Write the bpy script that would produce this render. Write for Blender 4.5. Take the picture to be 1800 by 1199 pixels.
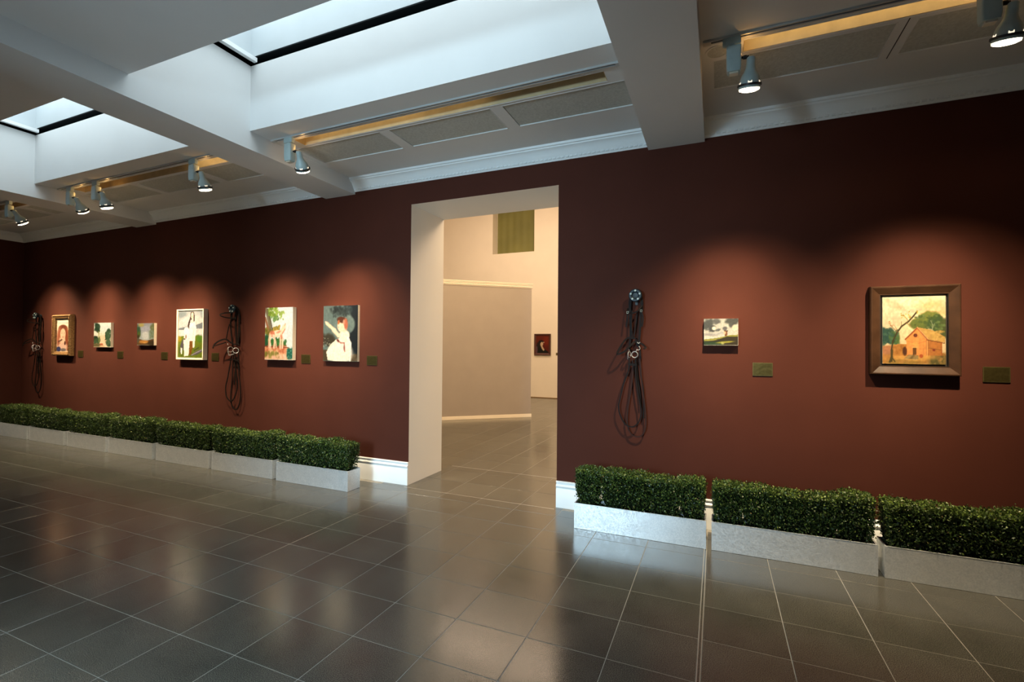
import bpy, bmesh, math, random
import numpy as np
from mathutils import Vector, Matrix

for o in list(bpy.data.objects):
    bpy.data.objects.remove(o, do_unlink=True)
scene = bpy.context.scene
COL = scene.collection
random.seed(7)
rng = np.random.default_rng(11)

# ------------------------------------------------------------------ camera
CAM_POS = Vector((0.0, -4.628, 1.6))
RIGHT = Vector((0.91881259, 0.39460559, 0.00835806))
DOWN = Vector((0.00211404, 0.01625555, -0.99986563))
FWD = Vector((-0.39468843, 0.9187068, 0.01410159))
FPX = 838.71
cam_data = bpy.data.cameras.new('camera')
cam = bpy.data.objects.new('camera', cam_data)
COL.objects.link(cam)
cam_data.sensor_width = 36.0
cam_data.lens = FPX / 1800 * 36.0
cam_data.clip_start = 0.05
cam.matrix_world = Matrix(((RIGHT.x, -DOWN.x, -FWD.x, CAM_POS.x),
                           (RIGHT.y, -DOWN.y, -FWD.y, CAM_POS.y),
                           (RIGHT.z, -DOWN.z, -FWD.z, CAM_POS.z),
                           (0, 0, 0, 1)))
scene.camera = cam

# ------------------------------------------------------------------ world, exposure, lights
world = bpy.data.worlds.new('world')
scene.world = world
world.use_nodes = True
world.node_tree.nodes['Background'].inputs[0].default_value = (0.55, 0.75, 1.0, 1)
world.node_tree.nodes['Background'].inputs[1].default_value = 0.5
scene.view_settings.view_transform = 'Standard'
scene.view_settings.look = 'None'
scene.view_settings.gamma = 1
scene.view_settings.use_curve_mapping = False
scene.view_settings.exposure = 0.0

SKY_GLASS = (0.82, 0.95, 1.0)      # colour of the overcast daylight behind the opal rooflights
SKY_BAY = {0: 3.0, 1: 3.2, 2: 2.0}   # brightness of the rooflight over each ceiling bay
WARM = (1.0, 0.77, 0.48)
SPOT_W = 150          # hot centre of each halogen beam
MID_W = 230           # the beam proper
FLOOD_W = 370         # its soft outer cone, which falls lower down the wall
NEXT_W = 215
DAY_W = 900           # overcast daylight coming through an assumed, unseen entrance opposite the doorway


def area_light(name, loc, rot, sx, sy, power, color):
    d = bpy.data.lights.new(name, 'AREA')
    d.shape = 'RECTANGLE'
    d.size, d.size_y = sx, sy
    d.energy = power
    d.color = color
    o = bpy.data.objects.new(name, d)
    COL.objects.link(o)
    o.location = loc
    o.rotation_euler = rot
    return o


# unseen warm area lights added to light the next gallery
area_light('gallery_fill_light', (-5.2, 6.6, 6.3), (math.radians(20), 0, 0), 5.0, 0.5, NEXT_W * 0.8, (1.0, 0.75, 0.53))
area_light('gallery_fill_light', (0.8, 3.2, 5.4), (math.radians(-20), math.radians(48), 0), 2.0, 1.2, NEXT_W * 0.85, (1.0, 0.70, 0.44))  # added fill aimed at the doorway jamb
area_light('gallery_fill_light', (-3.0, 2.6, 6.6), (0, 0, 0), 2.5, 2.5, NEXT_W * 1.9, (1.0, 0.73, 0.40))  # added fill over the next gallery's floor

# daylight outside the assumed, unseen entrance behind the camera
area_light('entrance_daylight', (-2.38, -9.0, 2.45), (math.radians(78), 0, 0), 1.9, 2.2, DAY_W, (0.62, 0.86, 1.0))

# ------------------------------------------------------------------ materials
def mat(name, color, rough=0.6, metal=0.0, noise=None, bump=None, spec=0.5, emit=None, rough_noise=None, coat=0.0):
    m = bpy.data.materials.new(name)
    m.use_nodes = True
    nt = m.node_tree
    b = nt.nodes['Principled BSDF']
    b.inputs['Base Color'].default_value = (*color, 1)
    b.inputs['Roughness'].default_value = rough
    b.inputs['Metallic'].default_value = metal
    b.inputs['Specular IOR Level'].default_value = spec
    b.inputs['Coat Weight'].default_value = coat
    if emit:
        b.inputs['Emission Color'].default_value = (*emit[0], 1)
        b.inputs['Emission Strength'].default_value = emit[1]
    tc = nt.nodes.new('ShaderNodeTexCoord')
    if noise:
        sc, amt = noise[0], noise[1]
        n = nt.nodes.new('ShaderNodeTexNoise')
        n.inputs['Scale'].default_value = sc
        n.inputs['Detail'].default_value = 5
        mr = nt.nodes.new('ShaderNodeMapRange')
        mr.inputs['From Min'].default_value = 0.3
        mr.inputs['From Max'].default_value = 0.7
        mr.inputs['To Min'].default_value = 1 - amt
        mr.inputs['To Max'].default_value = 1 + amt
        mx = nt.nodes.new('ShaderNodeVectorMath')
        mx.operation = 'SCALE'
        mx.inputs[0].default_value = color
        nt.links.new(tc.outputs['Object'], n.inputs['Vector'])
        nt.links.new(n.outputs['Fac'], mr.inputs['Value'])
        nt.links.new(mr.outputs['Result'], mx.inputs['Scale'])
        nt.links.new(mx.outputs['Vector'], b.inputs['Base Color'])
    if bump:
        n2 = nt.nodes.new('ShaderNodeTexNoise')
        n2.inputs['Scale'].default_value = bump[0]
        n2.inputs['Detail'].default_value = 4
        bp = nt.nodes.new('ShaderNodeBump')
        bp.inputs['Strength'].default_value = bump[1]
        bp.inputs['Distance'].default_value = 0.002
        nt.links.new(tc.outputs['Object'], n2.inputs['Vector'])
        nt.links.new(n2.outputs['Fac'], bp.inputs['Height'])
        nt.links.new(bp.outputs['Normal'], b.inputs['Normal'])
    if rough_noise:
        n3 = nt.nodes.new('ShaderNodeTexNoise')
        n3.inputs['Scale'].default_value = rough_noise[0]
        mr = nt.nodes.new('ShaderNodeMapRange')
        mr.inputs['To Min'].default_value = rough - rough_noise[1]
        mr.inputs['To Max'].default_value = rough + rough_noise[1]
        nt.links.new(tc.outputs['Object'], n3.inputs['Vector'])
        nt.links.new(n3.outputs['Fac'], mr.inputs['Value'])
        nt.links.new(mr.outputs['Result'], b.inputs['Roughness'])
    return m


M = {}
M['maroon'] = mat('maroon_wall_paint', (0.066, 0.0195, 0.0125), 0.75, noise=(3.0, 0.05), bump=(220, 0.25), spec=0.10)
M['white'] = mat('white_wall_paint', (0.80, 0.78, 0.74), 0.6, noise=(2.0, 0.015), bump=(90, 0.1), spec=0.3)
M['ceiling'] = mat('ceiling_paint', (0.70, 0.71, 0.71), 0.7, noise=(2.0, 0.02), bump=(90, 0.1), spec=0.2)
M['trim'] = mat('trim_gloss_paint', (0.80, 0.83, 0.84), 0.4, noise=(4.0, 0.015))
M['cream'] = mat('gallery_cream_paint', (0.80, 0.72, 0.62), 0.6, noise=(2.0, 0.02), spec=0.2)
M['mauve'] = mat('mauve_partition_paint', (0.33, 0.285, 0.26), 0.6, noise=(3.0, 0.03), bump=(120, 0.2), spec=0.2)
M['grout'] = mat('grout', (0.30, 0.29, 0.26), 0.7, noise=(30, 0.15), spec=0.3)
M['steel_strip'] = mat('joint_strip_metal', (0.62, 0.60, 0.56), 0.3, 0.8)
M['grille'] = mat('grille_grey', (0.50, 0.52, 0.49), 0.75, noise=(60, 0.12), bump=(400, 0.6))
M['slot'] = mat('slot_lining', (0.60, 0.48, 0.28), 0.5, noise=(12, 0.1))
M['track'] = mat('track_aluminium', (0.55, 0.57, 0.57), 0.4, 0.3)
M['black'] = mat('black_plastic', (0.015, 0.015, 0.017), 0.45, noise=(40, 0.2))
M['lamp_paint'] = mat('lamp_grey_paint', (0.42, 0.52, 0.52), 0.4, noise=(30, 0.04))
M['lamp_face'] = mat('lamp_glass_lit', (1, 0.9, 0.75), 0.3, emit=((1.0, 0.80, 0.52), 22))
M['vent'] = mat('lamp_vent_lit', (0.9, 0.85, 0.75), 0.3, emit=((1.0, 0.82, 0.6), 1.3))
M['kerb'] = mat('kerb_grey_flashing', (0.50, 0.54, 0.56), 0.7, noise=(3, 0.03))
M['dark_recess'] = mat('roof_gap_shade_black', (0.004, 0.006, 0.007), 0.7, noise=(10, 0.2), spec=0.1)  # near-black stands in for the shade inside the roof gap
M['brass'] = mat('plaque_brass', (0.19, 0.155, 0.055), 0.34, 0.92, noise=(60, 0.15), rough_noise=(50, 0.08))
M['brass_edge'] = mat('plaque_bevel_brass', (0.24, 0.20, 0.08), 0.35, 0.85, noise=(60, 0.1))
M['soil'] = mat('potting_soil', (0.012, 0.009, 0.007), 0.95, noise=(60, 0.4), bump=(80, 1.0), spec=0.1)
M['stem'] = mat('box_stem_bark', (0.055, 0.045, 0.025), 0.8, noise=(50, 0.3))
M['core'] = mat('box_inner_core', (0.006, 0.009, 0.004), 0.95, noise=(60, 0.4), spec=0.05)
M['leather'] = mat('bridle_leather', (0.009, 0.006, 0.005), 0.6, noise=(60, 0.25), rough_noise=(90, 0.1), spec=0.12)
M['leather_brown'] = mat('rein_brown_leather', (0.026, 0.009, 0.006), 0.6, noise=(60, 0.25), spec=0.15)
M['chrome'] = mat('bit_chrome', (0.88, 0.87, 0.84), 0.32, 0.85, noise=(60, 0.03))
M['buckle'] = mat('tarnished_buckle', (0.30, 0.27, 0.2), 0.4, 1.0, noise=(60, 0.1))
M['enamel'] = mat('blue_black_enamel', (0.010, 0.020, 0.028), 0.42, noise=(60, 0.2), spec=0.25)
M['dark_wood'] = mat('dark_frame_wood', (0.040, 0.019, 0.010), 0.40, noise=(9, 0.35), bump=(60, 0.3), spec=0.25)
M['liner_black'] = mat('frame_liner_black', (0.010, 0.007, 0.006), 0.5, noise=(30, 0.2))
M['gilt'] = mat('carved_gilt', (0.30, 0.17, 0.065), 0.45, 0.3, noise=(45, 0.45), bump=(70, 1.0))
M['frame_white'] = mat('cream_frame_paint', (0.70, 0.64, 0.52), 0.45, noise=(20, 0.04))
M['canvas_edge'] = mat('raw_canvas_edge', (0.66, 0.58, 0.44), 0.8, noise=(80, 0.08), bump=(300, 0.3))
M['frame_red_brown'] = mat('red_brown_frame_wood', (0.07, 0.02, 0.012), 0.4, noise=(30, 0.3))
M['blind'] = mat('olive_blind_fabric', (0.17, 0.165, 0.045), 0.7, noise=(1.5, 0.10), bump=(200, 0.3))


def tile_material():
    m = bpy.data.materials.new('polished_dark_stone')
    m.use_nodes = True
    nt = m.node_tree
    b = nt.nodes['Principled BSDF']
    geo = nt.nodes.new('ShaderNodeNewGeometry')
    oi = nt.nodes.new('ShaderNodeObjectInfo')
    n1 = nt.nodes.new('ShaderNodeTexNoise'); n1.inputs['Scale'].default_value = 260; n1.inputs['Detail'].default_value = 3
    n2 = nt.nodes.new('ShaderNodeTexNoise'); n2.inputs['Scale'].default_value = 3.5; n2.inputs['Detail'].default_value = 4
    n3 = nt.nodes.new('ShaderNodeTexVoronoi'); n3.inputs['Scale'].default_value = 180
    for n in (n1, n2, n3):
        nt.links.new(geo.outputs['Position'], n.inputs['Vector'])
    ramp = nt.nodes.new('ShaderNodeValToRGB')
    e = ramp.color_ramp.elements
    e[0].position = 0.40; e[0].color = (0.028, 0.028, 0.024, 1)
    e[1].position = 0.64; e[1].color = (0.120, 0.115, 0.093, 1)
    nt.links.new(n1.outputs['Fac'], ramp.inputs['Fac'])
    # per tile tone and soft clouding
    a = nt.nodes.new('ShaderNodeMapRange'); a.inputs['To Min'].default_value = 0.86; a.inputs['To Max'].default_value = 1.14
    nt.links.new(oi.outputs['Random'], a.inputs['Value'])
    c = nt.nodes.new('ShaderNodeMapRange'); c.inputs['From Min'].default_value = 0.3; c.inputs['From Max'].default_value = 0.7
    c.inputs['To Min'].default_value = 0.9; c.inputs['To Max'].default_value = 1.12
    nt.links.new(n2.outputs['Fac'], c.inputs['Value'])
    mu = nt.nodes.new('ShaderNodeMath'); mu.operation = 'MULTIPLY'
    nt.links.new(a.outputs['Result'], mu.inputs[0]); nt.links.new(c.outputs['Result'], mu.inputs[1])
    sc = nt.nodes.new('ShaderNodeVectorMath'); sc.operation = 'SCALE'
    nt.links.new(ramp.outputs['Color'], sc.inputs[0]); nt.links.new(mu.outputs['Value'], sc.inputs['Scale'])
    nt.links.new(sc.outputs['Vector'], b.inputs['Base Color'])
    r = nt.nodes.new('ShaderNodeMapRange'); r.inputs['To Min'].default_value = 0.16; r.inputs['To Max'].default_value = 0.24
    nt.links.new(n2.outputs['Fac'], r.inputs['Value'])
    nt.links.new(r.outputs['Result'], b.inputs['Roughness'])
    b.inputs['Specular IOR Level'].default_value = 1.0
    b.inputs['IOR'].default_value = 1.62
    bp = nt.nodes.new('ShaderNodeBump'); bp.inputs['Strength'].default_value = 0.08; bp.inputs['Distance'].default_value = 0.0006
    nt.links.new(n3.outputs['Distance'], bp.inputs['Height'])
    nt.links.new(bp.outputs['Normal'], b.inputs['Normal'])
    return m


M['tile'] = tile_material()


def galvanised():
    m = bpy.data.materials.new('galvanised_steel')
    m.use_nodes = True
    nt = m.node_tree
    b = nt.nodes['Principled BSDF']
    tc = nt.nodes.new('ShaderNodeTexCoord')
    v = nt.nodes.new('ShaderNodeTexVoronoi'); v.inputs['Scale'].default_value = 120
    n = nt.nodes.new('ShaderNodeTexNoise'); n.inputs['Scale'].default_value = 12
    nt.links.new(tc.outputs['Object'], v.inputs['Vector']); nt.links.new(tc.outputs['Object'], n.inputs['Vector'])
    sep = nt.nodes.new('ShaderNodeSeparateColor')
    nt.links.new(v.outputs['Color'], sep.inputs['Color'])
    r = nt.nodes.new('ShaderNodeMapRange'); r.inputs['To Min'].default_value = 0.34; r.inputs['To Max'].default_value = 0.55
    nt.links.new(sep.outputs[0], r.inputs['Value']); nt.links.new(r.outputs['Result'], b.inputs['Roughness'])
    cr = nt.nodes.new('ShaderNodeValToRGB')
    cr.color_ramp.elements[0].color = (0.58, 0.63, 0.67, 1); cr.color_ramp.elements[1].color = (0.86, 0.89, 0.91, 1)
    ad = nt.nodes.new('ShaderNodeMath'); ad.operation = 'ADD'
    nt.links.new(sep.outputs[1], ad.inputs[0]); nt.links.new(n.outputs['Fac'], ad.inputs[1])
    hf = nt.nodes.new('ShaderNodeMath'); hf.operation = 'MULTIPLY'; hf.inputs[1].default_value = 0.5
    nt.links.new(ad.outputs['Value'], hf.inputs[0]); nt.links.new(hf.outputs['Value'], cr.inputs['Fac'])
    nt.links.new(cr.outputs['Color'], b.inputs['Base Color'])
    b.inputs['Metallic'].default_value = 0.62
    return m


M['galv'] = galvanised()


def vcol_material(name, attr, rough=0.5, translucent=False):
    m = bpy.data.materials.new(name)
    m.use_nodes = True
    nt = m.node_tree
    b = nt.nodes['Principled BSDF']
    a = nt.nodes.new('ShaderNodeAttribute'); a.attribute_name = attr
    nt.links.new(a.outputs['Color'], b.inputs['Base Color'])
    b.inputs['Roughness'].default_value = rough
    if translucent:
        b.inputs['Specular IOR Level'].default_value = 0.4
    else:
        tc = nt.nodes.new('ShaderNodeTexCoord')
        n = nt.nodes.new('ShaderNodeTexNoise'); n.inputs['Scale'].default_value = 120
        bp = nt.nodes.new('ShaderNodeBump'); bp.inputs['Strength'].default_value = 0.3; bp.inputs['Distance'].default_value = 0.001
        nt.links.new(tc.outputs['Object'], n.inputs['Vector'])
        nt.links.new(n.outputs['Fac'], bp.inputs['Height']); nt.links.new(bp.outputs['Normal'], b.inputs['Normal'])
        b.inputs['Specular IOR Level'].default_value = 0.25
    return m


M['pigment'] = vcol_material('oil_pigment', 'pigment', 0.55)
M['leaf'] = vcol_material('box_leaf', 'leafcol', 0.42, True)


def opal(name, strength):
    m = bpy.data.materials.new(name)
    m.use_nodes = True
    nt = m.node_tree
    b = nt.nodes['Principled BSDF']
    b.inputs['Base Color'].default_value = (0.8, 0.84, 0.86, 1)
    b.inputs['Roughness'].default_value = 0.35
    b.inputs['Emission Color'].default_value = (*SKY_GLASS, 1)
    b.inputs['Emission Strength'].default_value = strength
    return m


# ------------------------------------------------------------------ mesh helpers
class MB:
    def __init__(self):
        self.v, self.f, self.mi = [], [], []

    def quad(self, a, b, c, d, mi=0):
        n = len(self.v)
        self.v += [tuple(a), tuple(b), tuple(c), tuple(d)]
        self.f.append((n, n + 1, n + 2, n + 3)); self.mi.append(mi)

    def box(self, x0, x1, y0, y1, z0, z1, mi=0, fm=None):
        """fm: dict face->material index, faces -x +x -y +y -z +z"""
        n = len(self.v)
        self.v += [(x0, y0, z0), (x1, y0, z0), (x1, y1, z0), (x0, y1, z0),
                   (x0, y0, z1), (x1, y0, z1), (x1, y1, z1), (x0, y1, z1)]
        fs = {'-z': (0, 3, 2, 1), '+z': (4, 5, 6, 7), '-y': (0, 1, 5, 4), '+y': (2, 3, 7, 6), '-x': (0, 4, 7, 3), '+x': (1, 2, 6, 5)}
        for k, f in fs.items():
            self.f.append(tuple(n + i for i in f)); self.mi.append((fm or {}).get(k, mi))

    def loft(self, rings, closed=True, caps=True, mi=0):
        n0 = len(self.v); k = len(rings[0])
        for r in rings:
            self.v += [tuple(p) for p in r]
        for i in range(len(rings) - 1):
            for j in range(k if closed else k - 1):
                j2 = (j + 1) % k
                a = n0 + i * k
                self.f.append((a + j, a + j2, a + k + j2, a + k + j)); self.mi.append(mi)
        if caps:
            self.f.append(tuple(n0 + j for j in reversed(range(k)))); self.mi.append(mi)
            a = n0 + (len(rings) - 1) * k
            self.f.append(tuple(a + j for j in range(k))); self.mi.append(mi)

    def lathe(self, prof, origin=(0, 0, 0), axis=(0, 0, 1), seg=24, caps=True, mi=0):
        q = Vector((0, 0, 1)).rotation_difference(Vector(axis).normalized())
        o = Vector(origin)
        rings = []
        for r, z in prof:
            rings.append([o + q @ Vector((max(r, 1e-5) * math.cos(2 * math.pi * j / seg), max(r, 1e-5) * math.sin(2 * math.pi * j / seg), z)) for j in range(seg)])
        self.loft(rings, True, caps, mi)

    def tube(self, pts, r, seg=8, mi=0, closed=False):
        pts = [Vector(p) for p in pts]
        rings = []
        up = Vector((0, 1, 0))
        n = len(pts)
        for i, p in enumerate(pts):
            if closed:
                t = pts[(i + 1) % n] - pts[i - 1]
            else:
                t = (pts[min(i + 1, n - 1)] - pts[max(i - 1, 0)])
            t.normalize()
            a = t.cross(up)
            if a.length < 1e-3:
                a = t.cross(Vector((1, 0, 0)))
            a.normalize(); b = t.cross(a)
            rings.append([p + (a * math.cos(2 * math.pi * j / seg) + b * math.sin(2 * math.pi * j / seg)) * r for j in range(seg)])
        if closed:
            rings.append(rings[0])
        self.loft(rings, True, not closed, mi)

    def build(self, name, mats, parent=None, smooth=False, bevel=0.0):
        me = bpy.data.meshes.new(name)
        me.from_pydata(self.v, [], self.f)
        ms = mats if isinstance(mats, (list, tuple)) else [mats]
        for m_ in ms:
            me.materials.append(m_)
        if len(ms) > 1:
            me.polygons.foreach_set('material_index', self.mi)
        if bevel:
            bm = bmesh.new(); bm.from_mesh(me)
            bmesh.ops.remove_doubles(bm, verts=bm.verts, dist=1e-6)
            bmesh.ops.bevel(bm, geom=[e for e in bm.edges if len(e.link_faces) == 2 and e.calc_face_angle(0) > 0.6], offset=bevel, segments=2, affect='EDGES', clamp_overlap=True)
            bm.to_mesh(me); bm.free()
        if smooth:
            me.polygons.foreach_set('use_smooth', [True] * len(me.polygons))
            try:
                me.set_sharp_from_angle(angle=math.radians(40))
            except Exception:
                pass
        me.update()
        o = bpy.data.objects.new(name, me)
        COL.objects.link(o)
        if parent is not None:
            o.parent = parent
        return o


def tag(o, label=None, cat=None, group=None, kind=None):
    if label: o['label'] = label
    if cat: o['category'] = cat
    if group: o['group'] = group
    if kind: o['kind'] = kind
    return o


def empty(name, loc, label, cat, group=None):
    o = bpy.data.objects.new(name, None)
    o.empty_display_size = 0.1
    COL.objects.link(o)
    o.location = loc
    return tag(o, label, cat, group)


def copy_tree(src, parent=None):
    c = src.copy(); COL.objects.link(c)
    if parent is not None:
        c.parent = parent
    for ch in list(src.children):
        copy_tree(ch, c)
    return c


def catmull(pts, n=8):
    P = [np.array(p, float) for p in pts]
    P = [2 * P[0] - P[1]] + P + [2 * P[-1] - P[-2]]
    out = []
    for i in range(1, len(P) - 2):
        for k in range(n):
            t = k / n
            out.append(tuple(0.5 * ((2 * P[i]) + (-P[i - 1] + P[i + 1]) * t + (2 * P[i - 1] - 5 * P[i] + 4 * P[i + 1] - P[i + 2]) * t * t + (-P[i - 1] + 3 * P[i] - 3 * P[i + 1] + P[i + 2]) * t ** 3)))
    out.append(tuple(P[-2]))
    return out


# ------------------------------------------------------------------ room dimensions
XL, XR = -12.06, 7.5
YB = -5.6                      # wall behind the camera
ZC = 3.655                     # ceiling
ZB = 3.48                      # underside of the beams
DX0, DX1, DZ = -3.28, -1.485, 3.262   # doorway
EZ = 2.92                      # head of the opposite opening
DT = 0.72                      # wall thickness
BEAMS = [(-0.60, -0.105), (-4.589, -4.116), (-8.562, -8.058), (3.40, 3.90)]
WY0, WY1, WTOP = -2.48, -1.452, 4.28    # light well
NY = 9.83                      # far wall of the next gallery


def structure(o):
    o['kind'] = 'structure'
    return o


# main wall with the doorway: maroon face, white reveals
w = MB()
fm = {'-y': 1}
w.box(XL - 0.2, DX0, 0, DT, 0, 4.9, 0, fm)
w.box(DX1, XR + 0.2, 0, DT, 0, 4.9, 0, fm)
w.box(DX0, DX1, 0, DT, DZ, 4.9, 0, fm)
structure(w.build('wall_back', [M['white'], M['maroon']]))
w = MB(); w.box(XL - 0.2, XL, YB, 0, 0, 4.9)
structure(w.build('wall_left', M['maroon']))
w = MB(); w.box(XR, XR + 0.2, YB, 0, 0, 4.9)
structure(w.build('wall_right', M['maroon']))
w = MB()
fm = {'+y': 1}
w.box(XL - 0.2, DX0, YB - 0.7, YB, 0, 4.9, 0, fm)
w.box(DX1, XR + 0.2, YB - 0.7, YB, 0, 4.9, 0, fm)
w.box(DX0, DX1, YB - 0.7, YB, EZ, 4.9, 0, fm)
structure(w.build('wall_front', [M['white'], M['maroon']]))
# assumed entrance frame in the opposite opening, unseen, put in for its daylight
w = MB()
for (x0, x1, z0, z1) in [(DX0, DX0 + .05, 0, EZ), (DX1 - .05, DX1, 0, EZ), ((DX0 + DX1) / 2 - .03, (DX0 + DX1) / 2 + .03, 0, EZ - .05), (DX0 + .05, DX1 - .05, EZ - .05, EZ), (DX0 + .05, DX1 - .05, 2.25, 2.30), (DX0 + .05, DX1 - .05, 0, .08)]:
    w.box(x0, x1, YB - 0.68, YB - 0.63, z0, z1)
structure(w.build('window_2', M['trim']))

# ------------------------------------------------------------------ ceiling with beams, wells, slots and grille recesses
bays = [(-4.116, -0.60), (-8.058, -4.589), (XL, -8.562), (-0.105, 3.40), (3.90, XR)]
slots = [(-3.88, -0.775), (-7.86, -4.75), (-11.8, -8.78), (0.16, 3.15)]
wells = {0: (-4.116, -0.60), 1: (-8.058, -4.589), 2: (XL, -8.562)}
grilles = {0: [(-4.05, -2.98), (-2.87, -1.80), (-1.69, -0.645)],
           1: [(-7.99, -6.92), (-6.81, -5.75), (-5.64, -4.64)],
           2: [(-11.9, -10.88), (-10.77, -9.72), (-9.61, -8.63)],
           3: [(-0.03, 1.04), (1.14, 2.20), (2.31, 3.34)]}
SY0, SY1 = -1.145, -1.008
GY0, GY1 = -0.968, -0.558
holes = []      # x0,x1,y0,y1
for k, (a, b) in wells.items():
    holes.append((a, b, WY0, WY1))
for a, b in slots:
    holes.append((a, b, SY0, SY1))
for k, gs in grilles.items():
    for a, b in gs:
        holes.append((a, b, GY0, GY1))
c = MB()
xs = sorted({XL - 0.2, XR + 0.2} | {h[0] for h in holes} | {h[1] for h in holes})
ys = [YB - 0.75, WY0, WY1, SY0, SY1, GY0, GY1, 0.0]
for j in range(len(ys) - 1):
    run = None
    for i in range(len(xs) - 1):
        cx, cy = (xs[i] + xs[i + 1]) / 2, (ys[j] + ys[j + 1]) / 2
        inside = any(h[0] < cx < h[1] and h[2] < cy < h[3] for h in holes)
        if not inside:
            run = (run[0], xs[i + 1]) if run else (xs[i], xs[i + 1])
        if (inside or i == len(xs) - 2) and run:
            c.box(run[0], run[1], ys[j], ys[j + 1], ZC, ZC + 0.12)
            run = None
# lids over the service slots and the grille recesses
for h in holes:
    if h[2] in (SY0, GY0):
        c.box(h[0] - 0.02, h[1] + 0.02, h[2] - 0.01, h[3] + 0.01, ZC + 0.12, ZC + 0.14)
structure(c.build('ceiling', M['ceiling']))
# linings of the light wells
for k, (a, b) in wells.items():
    lw = MB()
    T = 0.06
    lw.box(a - T, a, WY0 - T, WY1 + T, ZC + 0.12, WTOP)
    lw.box(b, b + T, WY0 - T, WY1 + T, ZC + 0.12, WTOP)
    lw.box(a, b, WY0 - T, WY0, ZC + 0.12, WTOP)
    lw.box(a, b, WY1, WY1 + T, ZC + 0.12, WTOP)
    well = structure(lw.build('light_well_lining', M['ceiling']))
    # shadow gap, roof kerb and opal roof pane above the lining
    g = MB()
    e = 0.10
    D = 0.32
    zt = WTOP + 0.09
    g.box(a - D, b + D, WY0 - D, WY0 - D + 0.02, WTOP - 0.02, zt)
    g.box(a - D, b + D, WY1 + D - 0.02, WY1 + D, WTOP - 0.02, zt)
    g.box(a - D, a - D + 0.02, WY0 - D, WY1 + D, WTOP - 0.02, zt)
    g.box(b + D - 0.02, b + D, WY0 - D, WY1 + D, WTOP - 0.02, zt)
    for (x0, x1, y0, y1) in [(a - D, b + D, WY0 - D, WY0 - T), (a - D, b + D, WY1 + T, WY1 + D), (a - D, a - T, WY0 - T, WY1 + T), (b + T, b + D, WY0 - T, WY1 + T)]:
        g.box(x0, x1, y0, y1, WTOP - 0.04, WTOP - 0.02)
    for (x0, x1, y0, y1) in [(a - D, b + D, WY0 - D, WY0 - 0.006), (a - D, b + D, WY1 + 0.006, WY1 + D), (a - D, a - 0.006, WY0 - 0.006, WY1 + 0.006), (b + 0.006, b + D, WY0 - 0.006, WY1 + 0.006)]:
        g.box(x0, x1, y0, y1, zt - 0.012, zt)  # black plates added under the kerb so the gap reads as shade
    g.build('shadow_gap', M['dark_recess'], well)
    kb = MB()
    kb.box(a - D, b + D, WY1 + 0.005, WY1 + D, zt, WTOP + 0.50)
    kb.box(a - D, b + D, WY0 - D, WY0 - 0.005, zt, WTOP + 0.50)
    kb.box(a - D, a - 0.005, WY0 - 0.005, WY1 + 0.005, zt, WTOP + 0.50)
    kb.box(b + 0.005, b + D, WY0 - 0.005, WY1 + 0.005, zt, WTOP + 0.50)
    kb.build('roof_kerb', M['kerb'], well)
    fr = MB()
    fr.box(a + 0.045, a + 0.085, WY0, WY1, WTOP + 0.02, WTOP + 0.06)
    fr.box(a - 0.004, a + 0.045, WY0, WY1, WTOP + 0.05, WTOP + 0.07)
    fr.build('glazing_bar', M['trim'], well)
    p = MB()
    p.box(a - e, b + e, WY0 - e, WY1 + e, WTOP + 0.50, WTOP + 0.52)
    p.build('roof_glass', opal('opal_roof_glass', SKY_BAY[k]), well)
    cap = MB()
    cap.box(a - 0.14, b + 0.14, WY0 - 0.14, WY1 + 0.14, WTOP + 0.53, WTOP + 0.55)
    cap.build('roof_cap', M['ceiling'], well)

# beams
for i, (a, b) in enumerate(BEAMS):
    bm_ = MB()
    bm_.box(a, b, YB, 0, ZB, ZC)
    structure(bm_.build('ceiling_beam', M['ceiling']))

# cornice between the beams, profile (y out from the wall, z)
CPROF = [(0, 3.508), (-0.010, 3.508), (-0.014, 3.520), (-0.022, 3.526), (-0.026, 3.540), (-0.034, 3.548), (-0.044, 3.568),
         (-0.062, 3.596), (-0.082, 3.614), (-0.092, 3.618), (-0.094, 3.630), (-0.108, 3.634), (-0.112, 3.655), (0, 3.655)]


def cornice(name, x0, x1):
    m_ = MB()
    m_.loft([[(x0, y, z) for y, z in CPROF], [(x1, y, z) for y, z in CPROF]])
    o = structure(m_.build(name, M['trim'], smooth=True))
    b = MB()
    n = int((x1 - x0) / 0.045)
    for i in range(n):
        x = x0 + (i + 0.5) * (x1 - x0) / n
        b.box(x - 0.014, x + 0.014, -0.030, -0.016, 3.524, 3.540)
        b.box(x - 0.009, x + 0.009, -0.034, -0.028, 3.527, 3.537)
    tag(b.build('bead_moulding', M['trim'], o), kind='stuff')
    return o


for i, (a, b) in enumerate([(-4.116, -0.60), (-8.058, -4.589), (XL + 0.004, -8.562), (-0.105, 3.40), (3.90, XR)]):
    cornice('trim_%d' % (i + 1), a, b)
m_ = MB()
m_.loft([[(XL - y, YB, z) for y, z in CPROF], [(XL - y, 0.0, z) for y, z in CPROF]])
structure(m_.build('trim_6', M['trim'], smooth=True))

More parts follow.
